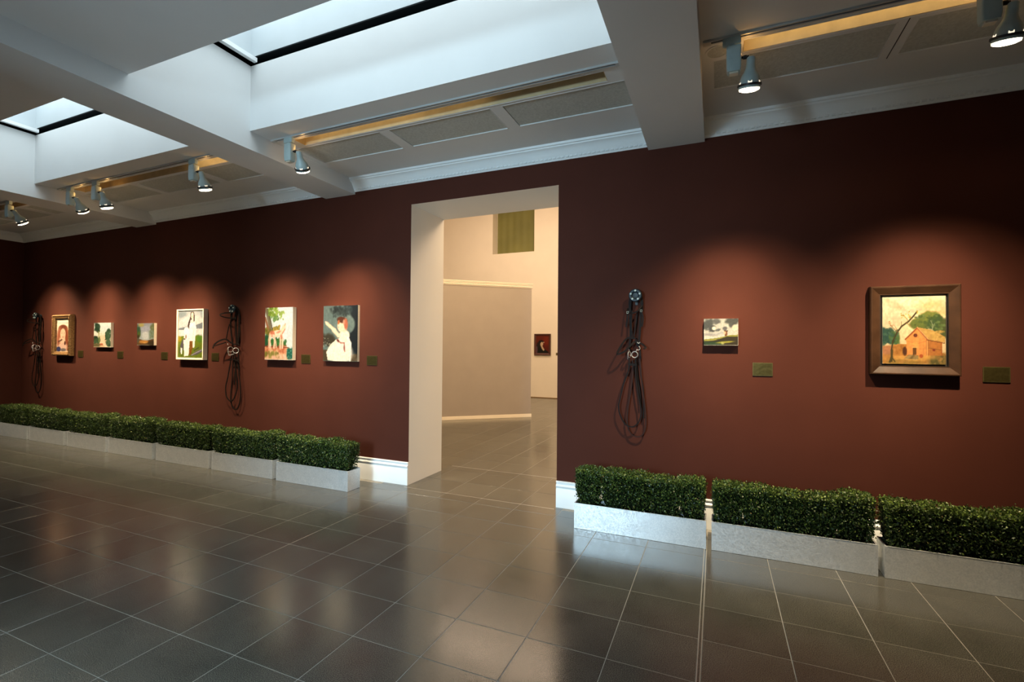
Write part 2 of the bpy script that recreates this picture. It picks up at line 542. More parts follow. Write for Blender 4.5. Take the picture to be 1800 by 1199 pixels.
# baseboards
BPROF = [(0, 0), (-0.022, 0), (-0.022, 0.178), (-0.018, 0.186), (-0.016, 0.196), (-0.024, 0.206), (-0.026, 0.216), (-0.020, 0.226),
         (-0.012, 0.232), (-0.012, 0.244), (-0.019, 0.250), (-0.019, 0.258), (-0.012, 0.264), (0, 0.264)]
for nm, a, b in [('baseboard_left', XL, DX0), ('baseboard_right', DX1, XR)]:
    m_ = MB()
    m_.loft([[(a, y, z) for y, z in BPROF], [(b, y, z) for y, z in BPROF]])
    structure(m_.build(nm, M['trim'], smooth=True))
m_ = MB()
m_.loft([[(XL - y, YB, z) for y, z in BPROF], [(XL - y, -0.02, z) for y, z in BPROF]])
structure(m_.build('baseboard_end', M['trim'], smooth=True))

# ------------------------------------------------------------------ floor
fl = MB()
fl.box(XL - 0.4, XR + 0.4, YB - 1.0, NY + 0.5, -0.10, -0.0016)
floor = structure(fl.build('floor', M['grout']))
GX0, SX, SYT = -3.168, 0.44068, 0.37758
rows = [-0.26]
while rows[0] > YB:
    rows.insert(0, rows[0] - SYT)
rows[0] = YB
rows += [-0.08, 0.365, 0.81, 0.995]
while rows[-1] < NY - 0.1:
    rows.append(min(rows[-1] + 0.44068, NY))
cols = []
i0 = int(math.floor((XL - GX0) / SX))
x = GX0 + i0 * SX
while x < XR + 0.3:
    cols.append(x); x += SX
meshes = {}


def tile_mesh(wd, hd):
    key = (round(wd, 4), round(hd, 4))
    if key not in meshes:
        b = MB()
        g = 0.0019
        e = 0.0012
        X, Y = wd / 2 - g, hd / 2 - g
        b.loft([[(-X, -Y, -0.008), (X, -Y, -0.008), (X, Y, -0.008), (-X, Y, -0.008)],
                [(-X, -Y, -e), (X, -Y, -e), (X, Y, -e), (-X, Y, -e)],
                [(-X + e, -Y + e, 0), (X - e, -Y + e, 0), (X - e, Y - e, 0), (-X + e, Y - e, 0)]])
        me = bpy.data.meshes.new('floor_tile')
        me.from_pydata(b.v, [], b.f)
        me.materials.append(M['tile'])
        meshes[key] = (me, b)
    return meshes[key]


cand = []
for j in range(len(rows) - 1):
    for i in range(len(cols) - 1):
        x0, x1, y0, y1 = cols[i], cols[i + 1], rows[j], rows[j + 1]
        cx, cy = (x0 + x1) / 2, (y0 + y1) / 2
        if cx < XL - 0.3 or (cy > 0 and (cx < -9.5 or cx > 0.5)):
            continue
        if 0 < cy < DT and not (DX0 - 0.3 < cx < DX1 + 0.3):
            continue
        if cy > DT and cy < 0.9 and False:
            continue
        if abs(x0 - (GX0 + 7 * SX)) < 0.01 and cy < 0:
            x0 += 0.012; 
        if abs(x1 - (GX0 + 7 * SX)) < 0.01 and cy < 0:
            x1 -= 0.008
        d = Vector((cx, cy, 0)) - CAM_POS
        z = d.dot(FWD)
        vis = False
        if z > 0.2:
            u = 900 + FPX * d.dot(RIGHT) / z; v = 599.5 + FPX * d.dot(DOWN) / z
            vis = -120 < u < 1920 and v < 1330
            if cy > 0:
                vis = vis and 700 < u < 990
        size = (x1 - x0) * (y1 - y0) / max(z, .2) ** 3
        cand.append(((not vis), -size, x0, x1, y0, y1))
cand.sort()
rest = MB()
for k, (nv, s, x0, x1, y0, y1) in enumerate(cand):
    me, b = tile_mesh(x1 - x0, y1 - y0)
    cx, cy = (x0 + x1) / 2, (y0 + y1) / 2
    if k < 300 and not nv:
        o = bpy.data.objects.new('floor_tile', me)
        COL.objects.link(o)
        o.parent = floor
        o.location = (cx, cy, 0)
        o.rotation_euler = (random.uniform(-1, 1) * 0.0002, random.uniform(-1, 1) * 0.0002, 0)
    else:
        n = len(rest.v)
        rest.v += [(a + cx, b_ + cy, c_) for a, b_, c_ in b.v]
        rest.f += [tuple(q + n for q in f) for f in b.f]
        rest.mi += [0] * len(b.f)
tag(rest.build('distant_floor_tiles', M['tile'], floor), kind='stuff')
st = MB()
xj = GX0 + 7 * SX
for xa in (xj - 0.0065, xj + 0.0075):
    st.box(xa, xa + 0.003, YB, -0.27, -0.008, -0.0003)
tag(st.build('joint_strip', M['steel_strip'], floor), kind='stuff')
st = MB(); st.box(xj - 0.0035, xj + 0.0075, YB, -0.27, -0.008, -0.0006)
st.build('joint_filler', M['tile'], floor)
st = MB()
st.box(DX0, DX1, -0.0835, -0.0765, -0.008, 0.0004)
st.build('threshold_strip', M['steel_strip'], floor)
st = MB()
st.box(DX0, DX1, 0.9915, 0.9985, -0.008, 0.0004)
st.build('threshold_strip', M['steel_strip'], floor)

# ------------------------------------------------------------------ the next gallery
w = MB()
WX0, WX1, WZ = -6.95, -5.455, 4.737
w.box(-12.3, WX0, NY, NY + 0.45, 0, 7.0)
w.box(WX1, 3.2, NY, NY + 0.45, 0, 7.0)
w.box(WX0, WX1, NY, NY + 0.45, 0, WZ)
w.box(WX0, WX1, NY, NY + 0.45, 6.4, 7.0)
structure(w.build('wall_far', M['cream']))
w = MB(); w.box(-12.3, 3.2, DT, DT + 0.02, 4.9, 7.0); w.box(-12.3, 3.2, DT - 0.2, DT, 4.9, 7.0)
structure(w.build('wall_above_doorway', M['cream']))
w = MB(); w.box(-12.5, -12.3, DT, NY, 0, 7.0)
structure(w.build('wall_far_left', M['cream']))
w = MB(); w.box(3.2, 3.4, DT, NY, 0, 7.0)
structure(w.build('wall_far_right', M['cream']))
w = MB(); w.box(-12.5, 3.4, DT - 0.2, NY + 0.4, 7.0, 7.2)
structure(w.build('ceiling_far', M['cream']))
w = MB(); w.box(-12.3, 3.2, NY - 0.012, NY, 0, 0.022)
structure(w.build('baseboard_far', mat('brown_skirting', (0.20, 0.11, 0.03), 0.5, noise=(10, 0.1))))
win = MB()
win.box(WX0, WX0 + 0.05, NY + 0.36, NY + 0.44, WZ, 6.4)
win.box(WX1 - 0.05, WX1, NY + 0.36, NY + 0.44, WZ, 6.4)
win.box(WX0 + 0.05, WX1 - 0.05, NY + 0.36, NY + 0.44, 6.33, 6.4)
window = structure(win.build('window_1', M['frame_white']))
bl = MB()
NB = 40
ring0, ring1 = [], []
for i in range(NB + 1):
    xx = WX0 + 0.03 + (WX1 - WX0 - 0.06) * i / NB
    yy = NY + 0.33 + 0.006 * math.sin(i * 0.9)
    ring0.append((xx, yy, WZ + 0.004)); ring1.append((xx, yy, 6.36))
for i in range(NB):
    bl.quad(ring0[i], ring0[i + 1], ring1[i + 1], ring1[i])
bl.build('window_blind', M['blind'], window, smooth=True)
bb = MB(); bb.box(WX0 + 0.03, WX1 - 0.03, NY + 0.35, NY + 0.355, WZ, 6.36)
bb.build('blind_backing', M['blind'], window)

# free standing angled partition
A = Vector((-5.529, 4.372, 0)); B = Vector((-3.962, 5.727, 0))
ang = math.atan2(B.y - A.y, B.x - A.x)
part = empty('display_partition', B, 'freestanding mauve display partition set at an angle beyond the doorway', 'partition')
part.rotation_euler = (0, 0, ang)
L = 4.3
m_ = MB(); m_.box(-L, 0, 0, 0.36, 0, 2.985, 0, {'+x': 1})
m_.build('panel', [M['mauve'], M['cream']], part)
prof = [(0.0, 2.975), (-0.010, 2.978), (-0.014, 2.995), (-0.022, 3.000), (-0.024, 3.030), (-0.034, 3.040), (-0.036, 3.062), (-0.045, 3.068), (-0.045, 3.085), (0.36, 3.085), (0.36, 2.975)]
m_ = MB(); m_.loft([[(-L, y, z) for y, z in prof], [(0.02, y, z) for y, z in prof]])
cn = m_.build('top_moulding', M['cream'], part)
b = MB()
for i in range(70):
    x = -L + 0.03 + i * 0.06
    b.box(x, x + 0.028, -0.030, -0.018, 3.004, 3.026)
tag(b.build('dentil_moulding', M['cream'], cn), kind='stuff')
m_ = MB(); m_.box(-L, 0.014, -0.014, 0.0, 0, 0.075); m_.box(0, 0.014, 0, 0.36, 0, 0.075)
m_.build('skirting', M['cream'], part, bevel=0.003)

# ------------------------------------------------------------------ ceiling fittings
bay_word = {0: 'in the bay left of the nearest beam', 1: 'in the second bay from the doorway', 2: 'in the far left end bay', 3: 'in the right hand bay above the framed landscapes'}
bay_short = {0: 'above the doorway', 1: 'in the middle left bay', 2: 'in the far left bay', 3: 'in the right hand bay'}
for k, gs in grilles.items():
    for gi, (a, b) in enumerate(gs):
        pos = ['left', 'middle', 'right'][gi]
        g = empty('ceiling_grille', ((a + b) / 2, (GY0 + GY1) / 2, ZC), 'grey recessed ceiling grille panel, %s of three %s' % (pos, bay_short[k]), 'grille', 'recessed grille panels along the ceiling edge')
        W_, H_ = b - a, GY1 - GY0
        m_ = MB(); m_.box(-W_ / 2 + 0.002, W_ / 2 - 0.002, -H_ / 2 + 0.002, H_ / 2 - 0.002, 0.008, 0.02)
        m_.build('panel', M['grille'], g)
        m_ = MB()
        for (x0, x1, y0, y1) in [(-W_ / 2, W_ / 2, -H_ / 2, -H_ / 2 + 0.006), (-W_ / 2, W_ / 2, H_ / 2 - 0.006, H_ / 2), (-W_ / 2, -W_ / 2 + 0.006, -H_ / 2 + 0.006, H_ / 2 - 0.006), (W_ / 2 - 0.006, W_ / 2, -H_ / 2 + 0.006, H_ / 2 - 0.006)]:
            m_.box(x0, x1, y0, y1, -0.002, 0.008)
        m_.build('edge_trim', M['ceiling'], g)
    if k == 3:
        m_ = MB(); m_.box(1.088, 1.094, GY0 - 0.02, GY1 + 0.02, ZC - 0.0015, ZC + 0.001)
        structure(m_.build('trim_7', M['black']))
for k, (a, b) in enumerate(slots):
    s = empty('air_slot', ((a + b) / 2, (SY0 + SY1) / 2, ZC), 'long recessed air slot beside the lighting track %s' % bay_short[k], 'air slot', 'long air slots beside the lighting tracks')
    W_ = (b - a) / 2 - 0.001; H_ = (SY1 - SY0) / 2 - 0.001
    m_ = MB()
    m_.box(-W_, W_, H_ - 0.004, H_, 0.0, 0.118)
    m_.box(-W_, W_, -H_, -H_ + 0.004, 0.0, 0.118)
    m_.box(-W_, -W_ + 0.004, -H_ + 0.004, H_ - 0.004, 0.0, 0.118)
    m_.box(W_ - 0.004, W_, -H_ + 0.004, H_ - 0.004, 0.0, 0.118)
    m_.box(-W_ + 0.004, W_ - 0.004, -H_ + 0.004, H_ - 0.004, 0.112, 0.118)
    m_.build('lining', M['slot'], s)
    m_ = MB()
    m_.box(-W_, W_, H_ + 0.001, H_ + 0.012, -0.003, -0.0005)
    m_.box(-W_, W_, -H_ - 0.012, -H_ - 0.001, -0.003, -0.0005)
    m_.build('lip', M['trim'], s)
tracks = [(-4.10, -0.625), (-8.03, -4.60), (-12.0, -8.59), (-0.09, 3.38)]
TY = -1.215
for k, (a, b) in enumerate(tracks):
    t = empty('lighting_track', ((a + b) / 2, TY, ZC), 'slim aluminium lighting track fixed to the ceiling %s' % bay_short[k], 'lighting track', 'ceiling lighting tracks')
    W_ = (b - a) / 2
    m_ = MB()
    m_.box(-W_, W_, -0.019, -0.008, -0.014, 0)
    m_.box(-W_, W_, 0.008, 0.019, -0.014, 0)
    m_.build('rail', M['track'], t)
    m_ = MB(); m_.box(-W_, W_, -0.008, 0.008, -0.006, 0)
    m_.build('groove', M['black'], t)
    for xa in (-W_, W_ - 0.05):
        m_ = MB(); m_.box(xa, xa + 0.05, -0.021, 0.021, -0.018, 0)
        m_.build('end_cap', M['track'], t)
sp = empty('ceiling_speaker', (0.0, -1.075, ZC), 'round flush ceiling speaker beside the nearest beam', 'speaker')
m_ = MB(); m_.lathe([(0.066, -0.004), (0.078, -0.006), (0.082, 0.0)], seg=40, caps=False); m_.build('rim', M['ceiling'], sp, smooth=True)
m_ = MB(); m_.lathe([(0.0, -0.004), (0.04, -0.0045), (0.066, -0.003)], seg=40, caps=False); m_.build('mesh_cover', M['grille'], sp, smooth=True)


def track_light(x, target, label, drop=0.0):
    """spotlight hung from the track at x, aimed at the target point on the wall"""
    t = empty('track_spotlight', (x, TY, ZC), label, 'spotlight', 'track spotlights aimed at the pictures')
    m_ = MB(); m_.box(-0.055, 0.055, -0.018, 0.018, -0.062, -0.010); m_.box(-0.02, 0.02, -0.016, 0.016, -0.085, -0.062)
    m_.build('track_adapter', M['lamp_paint'], t, bevel=0.003)
    # sleeve shaped transformer box open at the bottom
    m_ = MB()
    def rr(z, w_, d_, r=0.010):
        pts = []
        for sx_, sy_, a0 in ((1, -1, -90), (1, 1, 0), (-1, 1, 90), (-1, -1, 180)):
            for q in range(4):
                an = math.radians(a0 + q * 30)
                pts.append((sx_ * (w_ / 2 - r) + r * math.cos(an), sy_ * (d_ / 2 - r) + r * math.sin(an), z))
        return pts
    m_.loft([rr(-0.076, 0.080, 0.062), rr(-0.080, 0.088, 0.070), rr(-0.215, 0.088, 0.070), rr(-0.245, 0.078, 0.062)], caps=True)
    bx = m_.build('transformer_box', M['lamp_paint'], t, smooth=True)
    bx.location = (0.012, 0, 0)
    m_ = MB(); m_.box(-0.026, 0.026, -0.020, 0.020, -0.256, -0.244)
    ft = m_.build('box_foot', M['frame_white'], bx)
    # swivel arm
    head = Vector((0.115, 0.015, -0.165))
    m_ = MB()
    m_.tube([(0.045, 0.0, -0.150), (0.075, 0.006, -0.155), (0.100, 0.012, -0.150)], 0.009, 8)
    m_.lathe([(0.0, -0.012), (0.013, -0.010), (0.013, 0.010), (0.0, 0.012)], origin=(0.078, 0.006, -0.153), axis=(1, 0, 0), seg=12)
    m_.build('swivel_arm', M['black'], t, smooth=True)
    pos = Vector((x, TY, ZC)) + head
    ax = (Vector(target) - pos)
    ax.normalize()
    beam = ax.copy()
    ax.z -= drop                      # the can hangs a little steeper than its gimballed lamp
    ax.normalize()
    m_ = MB()
    prof = [(0.020, -0.012), (0.026, -0.004), (0.027, 0.03), (0.029, 0.055), (0.038, 0.078), (0.052, 0.100), (0.060, 0.125), (0.062, 0.150), (0.062, 0.162)]
    m_.lathe(prof, seg=32)
    h = m_.build('lamp_housing', M['lamp_paint'], t, smooth=True)
    h.location = head
    h.rotation_euler = Vector((0, 0, 1)).rotation_difference(ax).to_euler()
    m_ = MB(); m_.lathe([(0.061, 0.148), (0.073, 0.150), (0.073, 0.162), (0.061, 0.164)], seg=32)
    m_.build('trim_ring', M['black'], h, smooth=True)
    m_ = MB(); m_.lathe([(0.064, 0.160), (0.064, 0.176), (0.060, 0.178)], seg=32, caps=False); m_.build('front_rim', M['lamp_paint'], h, smooth=True)
    m_ = MB(); m_.lathe([(0.061, 0.174), (0.060, 0.186), (0.040, 0.194), (0.0, 0.198)], seg=32, caps=False); m_.build('lamp_glass', M['lamp_face'], h, smooth=True)
    for q in range(5):
        an = 2 * math.pi * q / 5 + 0.6
        m_ = MB()
        d_ = Vector((math.cos(an), math.sin(an), 0)); tv = Vector((-math.sin(an), math.cos(an), 0))
        r0, r1 = 0.0598, 0.0622
        for s_ in (0,):
            P_ = lambda rr_, tt, z: tuple(d_ * rr_ + tv * tt + Vector((0, 0, z)))
            m_.loft([[P_(r0 - 0.003, -0.012, 0.136), P_(r1 - 0.002, -0.012, 0.136), P_(r1 - 0.002, 0.012, 0.136), P_(r0 - 0.003, 0.012, 0.136)],
                     [P_(r0, -0.012, 0.149), P_(r1, -0.012, 0.149), P_(r1, 0.012, 0.149), P_(r0, 0.012, 0.149)]])
        m_.build('vent_slot', M['vent'], h)
    ld = bpy.data.lights.new('spot_beam', 'SPOT')
    ld.energy = SPOT_W; ld.color = WARM; ld.spot_size = math.radians(24); ld.spot_blend = 1.0; ld.shadow_soft_size = 0.02
    lo = bpy.data.objects.new('spot_beam', ld); COL.objects.link(lo)
    face = pos + ax * 0.205
    lo.location = face
    lo.rotation_euler = Vector((0, 0, -1)).rotation_difference(beam).to_euler()
    lm = bpy.data.lights.new('spot_middle', 'SPOT')
    lm.energy = MID_W; lm.color = WARM; lm.spot_size = math.radians(46); lm.spot_blend = 1.0; lm.shadow_soft_size = 0.02
    lmo = bpy.data.objects.new('spot_middle', lm); COL.objects.link(lmo)
    lmo.location = face; lmo.rotation_euler = lo.rotation_euler
    ldw = bpy.data.lights.new('spot_flood', 'SPOT')
    ldw.energy = FLOOD_W; ldw.color = WARM; ldw.spot_size = math.radians(86); ldw.spot_blend = 1.0; ldw.shadow_soft_size = 0.03
    low = bpy.data.objects.new('spot_flood', ldw); COL.objects.link(low)
    bd = beam.copy(); bd.z -= 0.85; bd.normalize()
    low.location = face; low.rotation_euler = Vector((0, 0, -1)).rotation_difference(bd).to_euler()
    # stray light leaking from the back of the open dichroic lamp
    ld2 = bpy.data.lights.new('back_spill', 'POINT')
    ld2.energy = 0.3; ld2.color = (1.0, 0.52, 0.16); ld2.shadow_soft_size = 0.008
    lo2 = bpy.data.objects.new('back_spill', ld2); COL.objects.link(lo2)
    lo2.parent = t; lo2.location = (0.10, 0.075, -0.09)
    return t, ld


ART_Z = 1.76
L_ = [
    (0.085, (0.03, 0, ART_Z), 'grey track spotlight hung close to the right side of the nearest beam', 0.9),
    (1.36, (1.39, 0, ART_Z), 'grey track spotlight at the top right corner, lighting the framed cottage picture', 0.9),
    (-3.87, (-4.32, 0, ART_Z), 'grey track spotlight alone at the left end of the track above the doorway'),
    (-7.76, (-8.20, 0, ART_Z), 'grey track spotlight on the middle track, left one of the close pair'),
    (-7.18, (-7.10, 0, ART_Z), 'grey track spotlight with lit face, right one of the close pair', 0.9),
    (-5.31, (-5.32, 0, ART_Z), 'grey track spotlight with a bright lit face at the right end of the middle track', 0.9),
    (-9.35, (-9.37, 0, ART_Z), 'grey track spotlight on the farthest left track'),
    (-11.25, (-10.56, 0, ART_Z), 'grey track spotlight at the outer left end of the farthest track'),
]
lamps = [track_light(*a) for a in L_]
# hidden warm lights added for the glow inside the air slots
for xc, ln, pw in [(1.6, 2.8, 1.5), (-3.1, 1.3, 0.42), (-2.2, 0.8, 0.14), (-5.25, 0.7, 0.35)]:
    area_light('slot_glow_light', (xc, SY0 + 0.012, ZC + 0.075), (math.radians(90), 0, 0), ln, 0.03, pw, (1.0, 0.74, 0.38))

# ------------------------------------------------------------------ pictures
def lin(c):
    c = np.asarray(c, float) / 255.0
    return np.where(c <= 0.04045, c / 12.92, ((c + 0.055) / 1.055) ** 2.4)


class Paint:
    """mixes pigment colours on a fine grid; u to the right, v downwards, both 0..1"""
    def __init__(s, w_, h_, seed=0):
        s.w, s.h = w_, h_
        s.u, s.v = np.meshgrid((np.arange(w_)) / (w_ - 1), (np.arange(h_)) / (h_ - 1))
        s.a = np.ones((h_, w_, 3))
        s.r = np.random.default_rng(seed)

    def nz(s, k):
        g = s.r.random((k + 2, k + 2))
        x, y = s.u * k, s.v * k
        xi, yi = x.astype(int), y.astype(int)
        fx, fy = x - xi, y - yi
        fx, fy = fx * fx * (3 - 2 * fx), fy * fy * (3 - 2 * fy)
        return (g[yi, xi] * (1 - fx) + g[yi, xi + 1] * fx) * (1 - fy) + (g[yi + 1, xi] * (1 - fx) + g[yi + 1, xi + 1] * fx) * fy

    def put(s, mask, col, alpha=1.0):
        m_ = np.clip(mask, 0, 1)[..., None] * alpha
        s.a = s.a * (1 - m_) + np.array(col, float) / 255 * m_

    def fill(s, top, bot):
        s.a = (np.array(top, float) * (1 - s.v[..., None]) + np.array(bot, float) * s.v[..., None]) / 255

    def ell(s, cx, cy, rx, ry, col, ang=0, soft=0.15, alpha=1, rag=0.0):
        a = math.radians(ang)
        x, y = s.u - cx, (s.v - cy)
        xr, yr = x * math.cos(a) + y * math.sin(a), -x * math.sin(a) + y * math.cos(a)
        d = np.sqrt((xr / rx) ** 2 + (yr / ry) ** 2)
        if rag:
            d = d + (s.nz(14) - 0.5) * rag
        s.put((1 - d) / soft + 0.5, col, alpha)

    def poly(s, pts, col, alpha=1.0):
        m_ = np.zeros(s.u.shape, bool)
        n = len(pts)
        for i in range(n):
            x0, y0 = pts[i]; x1, y1 = pts[(i + 1) % n]
            if y0 == y1: continue
            c_ = ((y0 > s.v) != (y1 > s.v)) & (s.u < (x1 - x0) * (s.v - y0) / (y1 - y0) + x0)
            m_ ^= c_
        s.put(m_.astype(float), col, alpha)

    def line(s, pts, w_, col, alpha=1.0, asp=1.0):
        for (x0, y0), (x1, y1) in zip(pts[:-1], pts[1:]):
            dx, dy = x1 - x0, (y1 - y0) * asp
            L2 = dx * dx + dy * dy + 1e-9
            t = np.clip(((s.u - x0) * dx + (s.v - y0) * asp * dy) / L2, 0, 1)
            d = np.sqrt((s.u - x0 - t * dx) ** 2 + ((s.v - y0) * asp - t * dy) ** 2)
            s.put((w_ / 2 - d) / (w_ * 0.35) + 0.5, col, alpha)

    def dabs(s, n, box, col, r=0.02, var=25, alpha=0.8, ang=0):
        for _ in range(n):
            cx = s.r.uniform(box[0], box[2]); cy = s.r.uniform(box[1], box[3])
            c_ = np.clip(np.array(col) + s.r.uniform(-var, var), 0, 255)
            s.ell(cx, cy, r * s.r.uniform(.6, 1.5), r * s.r.uniform(.5, 1.1), c_, ang + s.r.uniform(-40, 40), 0.5, alpha)

    def grain(s, amt=0.04):
        s.a = np.clip(s.a * (1 + (s.nz(40) - 0.5)[..., None] * amt * 2), 0, 1)


def art_house():
    p = Paint(121, 128, 1)
    p.fill((240, 232, 200), (232, 200, 150))
    p.ell(.85, .2, .3, .14, (240, 196, 130), 10, .8, .7); p.ell(.2, .12, .17, .05, (232, 190, 150), 25, .8, .8)
    p.ell(.18, .36, .18, .09, (230, 198, 165), 0, .7, .7); p.ell(.45, .22, .2, .03, (215, 200, 175), -10, .8, .6)
    p.ell(.62, .52, .3, .2, (246, 226, 180), 0, .8, .6)
    p.dabs(40, (0, 0, 1, .45), (240, 220, 185), .05, 12, .35)
    # right-hand trees
    p.ell(.62, .40, .17, .075, (112, 128, 58), -4, .3, 1, .5); p.ell(.76, .32, .16, .10, (128, 140, 62), 0, .3, 1, .5)
    p.ell(.88, .42, .17, .13, (70, 98, 56), 10, .3, 1, .5); p.ell(.99, .47, .1, .14, (84, 98, 52), 0, .3)
    p.dabs(60, (.52, .28, 1, .5), (92, 116, 60), .022, 30, .7)
    p.line([(.79, .5), (.80, .42), (.77, .36)], .012, (180, 190, 160), .6); p.line([(.79, .5), (.83, .40)], .010, (180, 190, 160), .6)
    # left trees
    p.ell(.07, .58, .14, .13, (42, 84, 78), 0, .25, 1, .5); p.ell(.2, .61, .09, .11, (84, 118, 62), 0, .3, 1, .5)
    p.dabs(35, (0, .48, .26, .72), (60, 100, 80), .022, 28, .7)
    # ground
    p.poly([(0, .74), (.3, .70), (.5, .74), (1, .84), (1, 1), (0, 1)], (214, 148, 72))
    p.ell(.1, .8, .18, .07, (190, 130, 100), 0, .6, .8); p.ell(.35, .97, .3, .045, (150, 130, 60), 0, .6, .7)
    p.ell(.92, .95, .2, .09, (92, 92, 50), 0, .5, .9); p.ell(.5, .9, .34, .05, (232, 176, 88), 0, .6, .7)
    p.dabs(50, (0, .85, 1, 1), (190, 140, 75), .03, 25, .4)
    p.poly([(.16, .72), (.42, .70), (.42, .88), (.17, .88)], (206, 142, 66)); p.dabs(22, (.17, .72, .42, .88), (190, 128, 60), .03, 25, .6)
    # cottage
    p.poly([(.38, .62), (.56, .47), (.72, .66), (.72, .87), (.4, .87)], (244, 162, 88))
    p.poly([(.70, .62), (.95, .66), (.95, .87), (.70, .87)], (200, 128, 62))
    p.poly([(.56, .455), (.80, .50), (.99, .60), (.99, .68), (.74, .64)], (214, 168, 92))
    p.dabs(40, (.66, .5, .97, .64), (214, 176, 96), .022, 26, .6)
    p.line([(.37, .635), (.56, .465), (.73, .645)], .022, (176, 92, 44)); p.line([(.56, .455), (.73, .63)], .014, (232, 180, 120))
    p.line([(.72, .645), (.98, .69)], .014, (140, 84, 40))
    p.ell(.53, .575, .030, .028, (110, 46, 26), 0, .3); p.line([(.53, .55), (.53, .60)], .006, (220, 150, 90))
    p.poly([(.49, .76), (.55, .76), (.55, .86), (.49, .86)], (120, 78, 36)); p.line([(.48, .75), (.56, .75)], .012, (226, 196, 120))
    p.line([(.60, .66), (.60, .87)], .007, (224, 150, 80)); p.line([(.66, .66), (.66, .87)], .007, (224, 150, 80)); p.line([(.715, .66), (.715, .88)], .014, (250, 190, 120))
    p.line([(.4, .66), (.55, .70), (.7, .66)], .010, (210, 130, 70), .7); p.ell(.53, .70, .05, .03, (230, 180, 96), 0, .5, .8)
    p.poly([(.80, .775), (.84, .775), (.84, .81), (.80, .81)], (150, 60, 40)); p.line([(.73, .76), (.94, .79)], .008, (130, 84, 44), .8); p.line([(.93, .68), (.94, .88)], .012, (176, 92, 50), .8)
    p.ell(.36, .81, .035, .065, (92, 52, 28), 0, .4)
    # steps, barrels
    for k in range(4):
        y = .865 + .016 * k
        p.line([(.42 - .02 * k, y), (.57, y + .01)], .010, (110, 96, 60)); p.line([(.42 - .02 * k, y + .008), (.57, y + .018)], .006, (214, 180, 120))
    p.ell(.62, .88, .03, .028, (196, 94, 46), 0, .3)
    # bare tree
    p.line([(.15, .96), (.145, .80), (.17, .66), (.24, .53), (.31, .44), (.42, .37), (.50, .29), (.56, .22)], .024, (72, 62, 30)); p.line([(.12, .97), (.15, .90), (.155, .8)], .035, (84, 74, 36)); p.line([(.15, .9), (.2, .965)], .02, (84, 74, 36))
    p.line([(.24, .52), (.17, .46), (.12, .40)], .009, (150, 110, 60)); p.line([(.31, .44), (.31, .37)], .009, (120, 90, 40)); p.line([(.38, .39), (.46, .43)], .009, (150, 110, 60))
    p.line([(.42, .36), (.34, .27)], .009, (150, 130, 50)); p.line([(.24, .50), (.2, .43)], .008, (150, 110, 60)); p.line([(.47, .32), (.42, .26)], .008, (150, 130, 50))
    p.dabs(14, (.3, .22, .58, .34), (196, 176, 70), .013, 20, .8); p.dabs(8, (.10, .34, .2, .44), (180, 130, 80), .010, 20, .7)
    p.grain(.06)
    return p


def art_clouds():
    p = Paint(64, 54, 2)
    p.fill((200, 202, 190), (226, 220, 205))
    p.ell(.12, .2, .17, .2, (92, 96, 92), 30, .5, 1, .5); p.ell(.25, .38, .1, .13, (84, 86, 86), 30, .5, 1, .4)
    p.ell(.36, .1, .12, .10, (110, 110, 108), 0, .5, 1, .4); p.ell(.82, .1, .2, .12, (88, 90, 84), -10, .5, 1, .5); p.ell(.8, .24, .07, .1, (96, 98, 92), 0, .6)
    p.ell(.42, .42, .09, .05, (120, 122, 120), -20, .5, 1, .5); p.ell(.62, .36, .06, .08, (120, 118, 120), 20, .5, 1, .5); p.ell(.3, .36, .06, .07, (246, 240, 214), 0, .6)
    p.ell(.9, .34, .08, .1, (240, 226, 196), 0, .6); p.ell(.2, .6, .2, .05, (170, 165, 165), 5, .7, .8); p.ell(.5, .55, .2, .05, (190, 190, 190), -5, .7, .8)
    p.poly([(0, .78), (.4, .72), (.75, .62), (1, .60), (1, .74), (0, .86)], (160, 160, 62))
    p.poly([(0, .84), (.45, .76), (.7, .66), (1, .68), (1, 1), (0, 1)], (62, 52, 26))
    p.poly([(0, .86), (.5, .86), (.6, .98), (0, 1)], (44, 70, 36)); p.ell(.62, .88, .26, .035, (170, 164, 56), -6, .5); p.ell(.2, .80, .2, .03, (176, 172, 80), -6, .5)
    p.ell(.55, .92, .05, .04, (190, 190, 110), 0, .6); p.line([(.05, .92), (.45, .94)], .02, (70, 96, 52))
    p.poly([(.585, .52), (.60, .45), (.64, .43), (.69, .46), (.68, .66), (.62, .66)], (150, 96, 58)); p.ell(.61, .53, .03, .06, (240, 200, 160), 0, .4); p.line([(.60, .45), (.69, .46)], .03, (80, 56, 36))
    p.grain(.08)
    return p


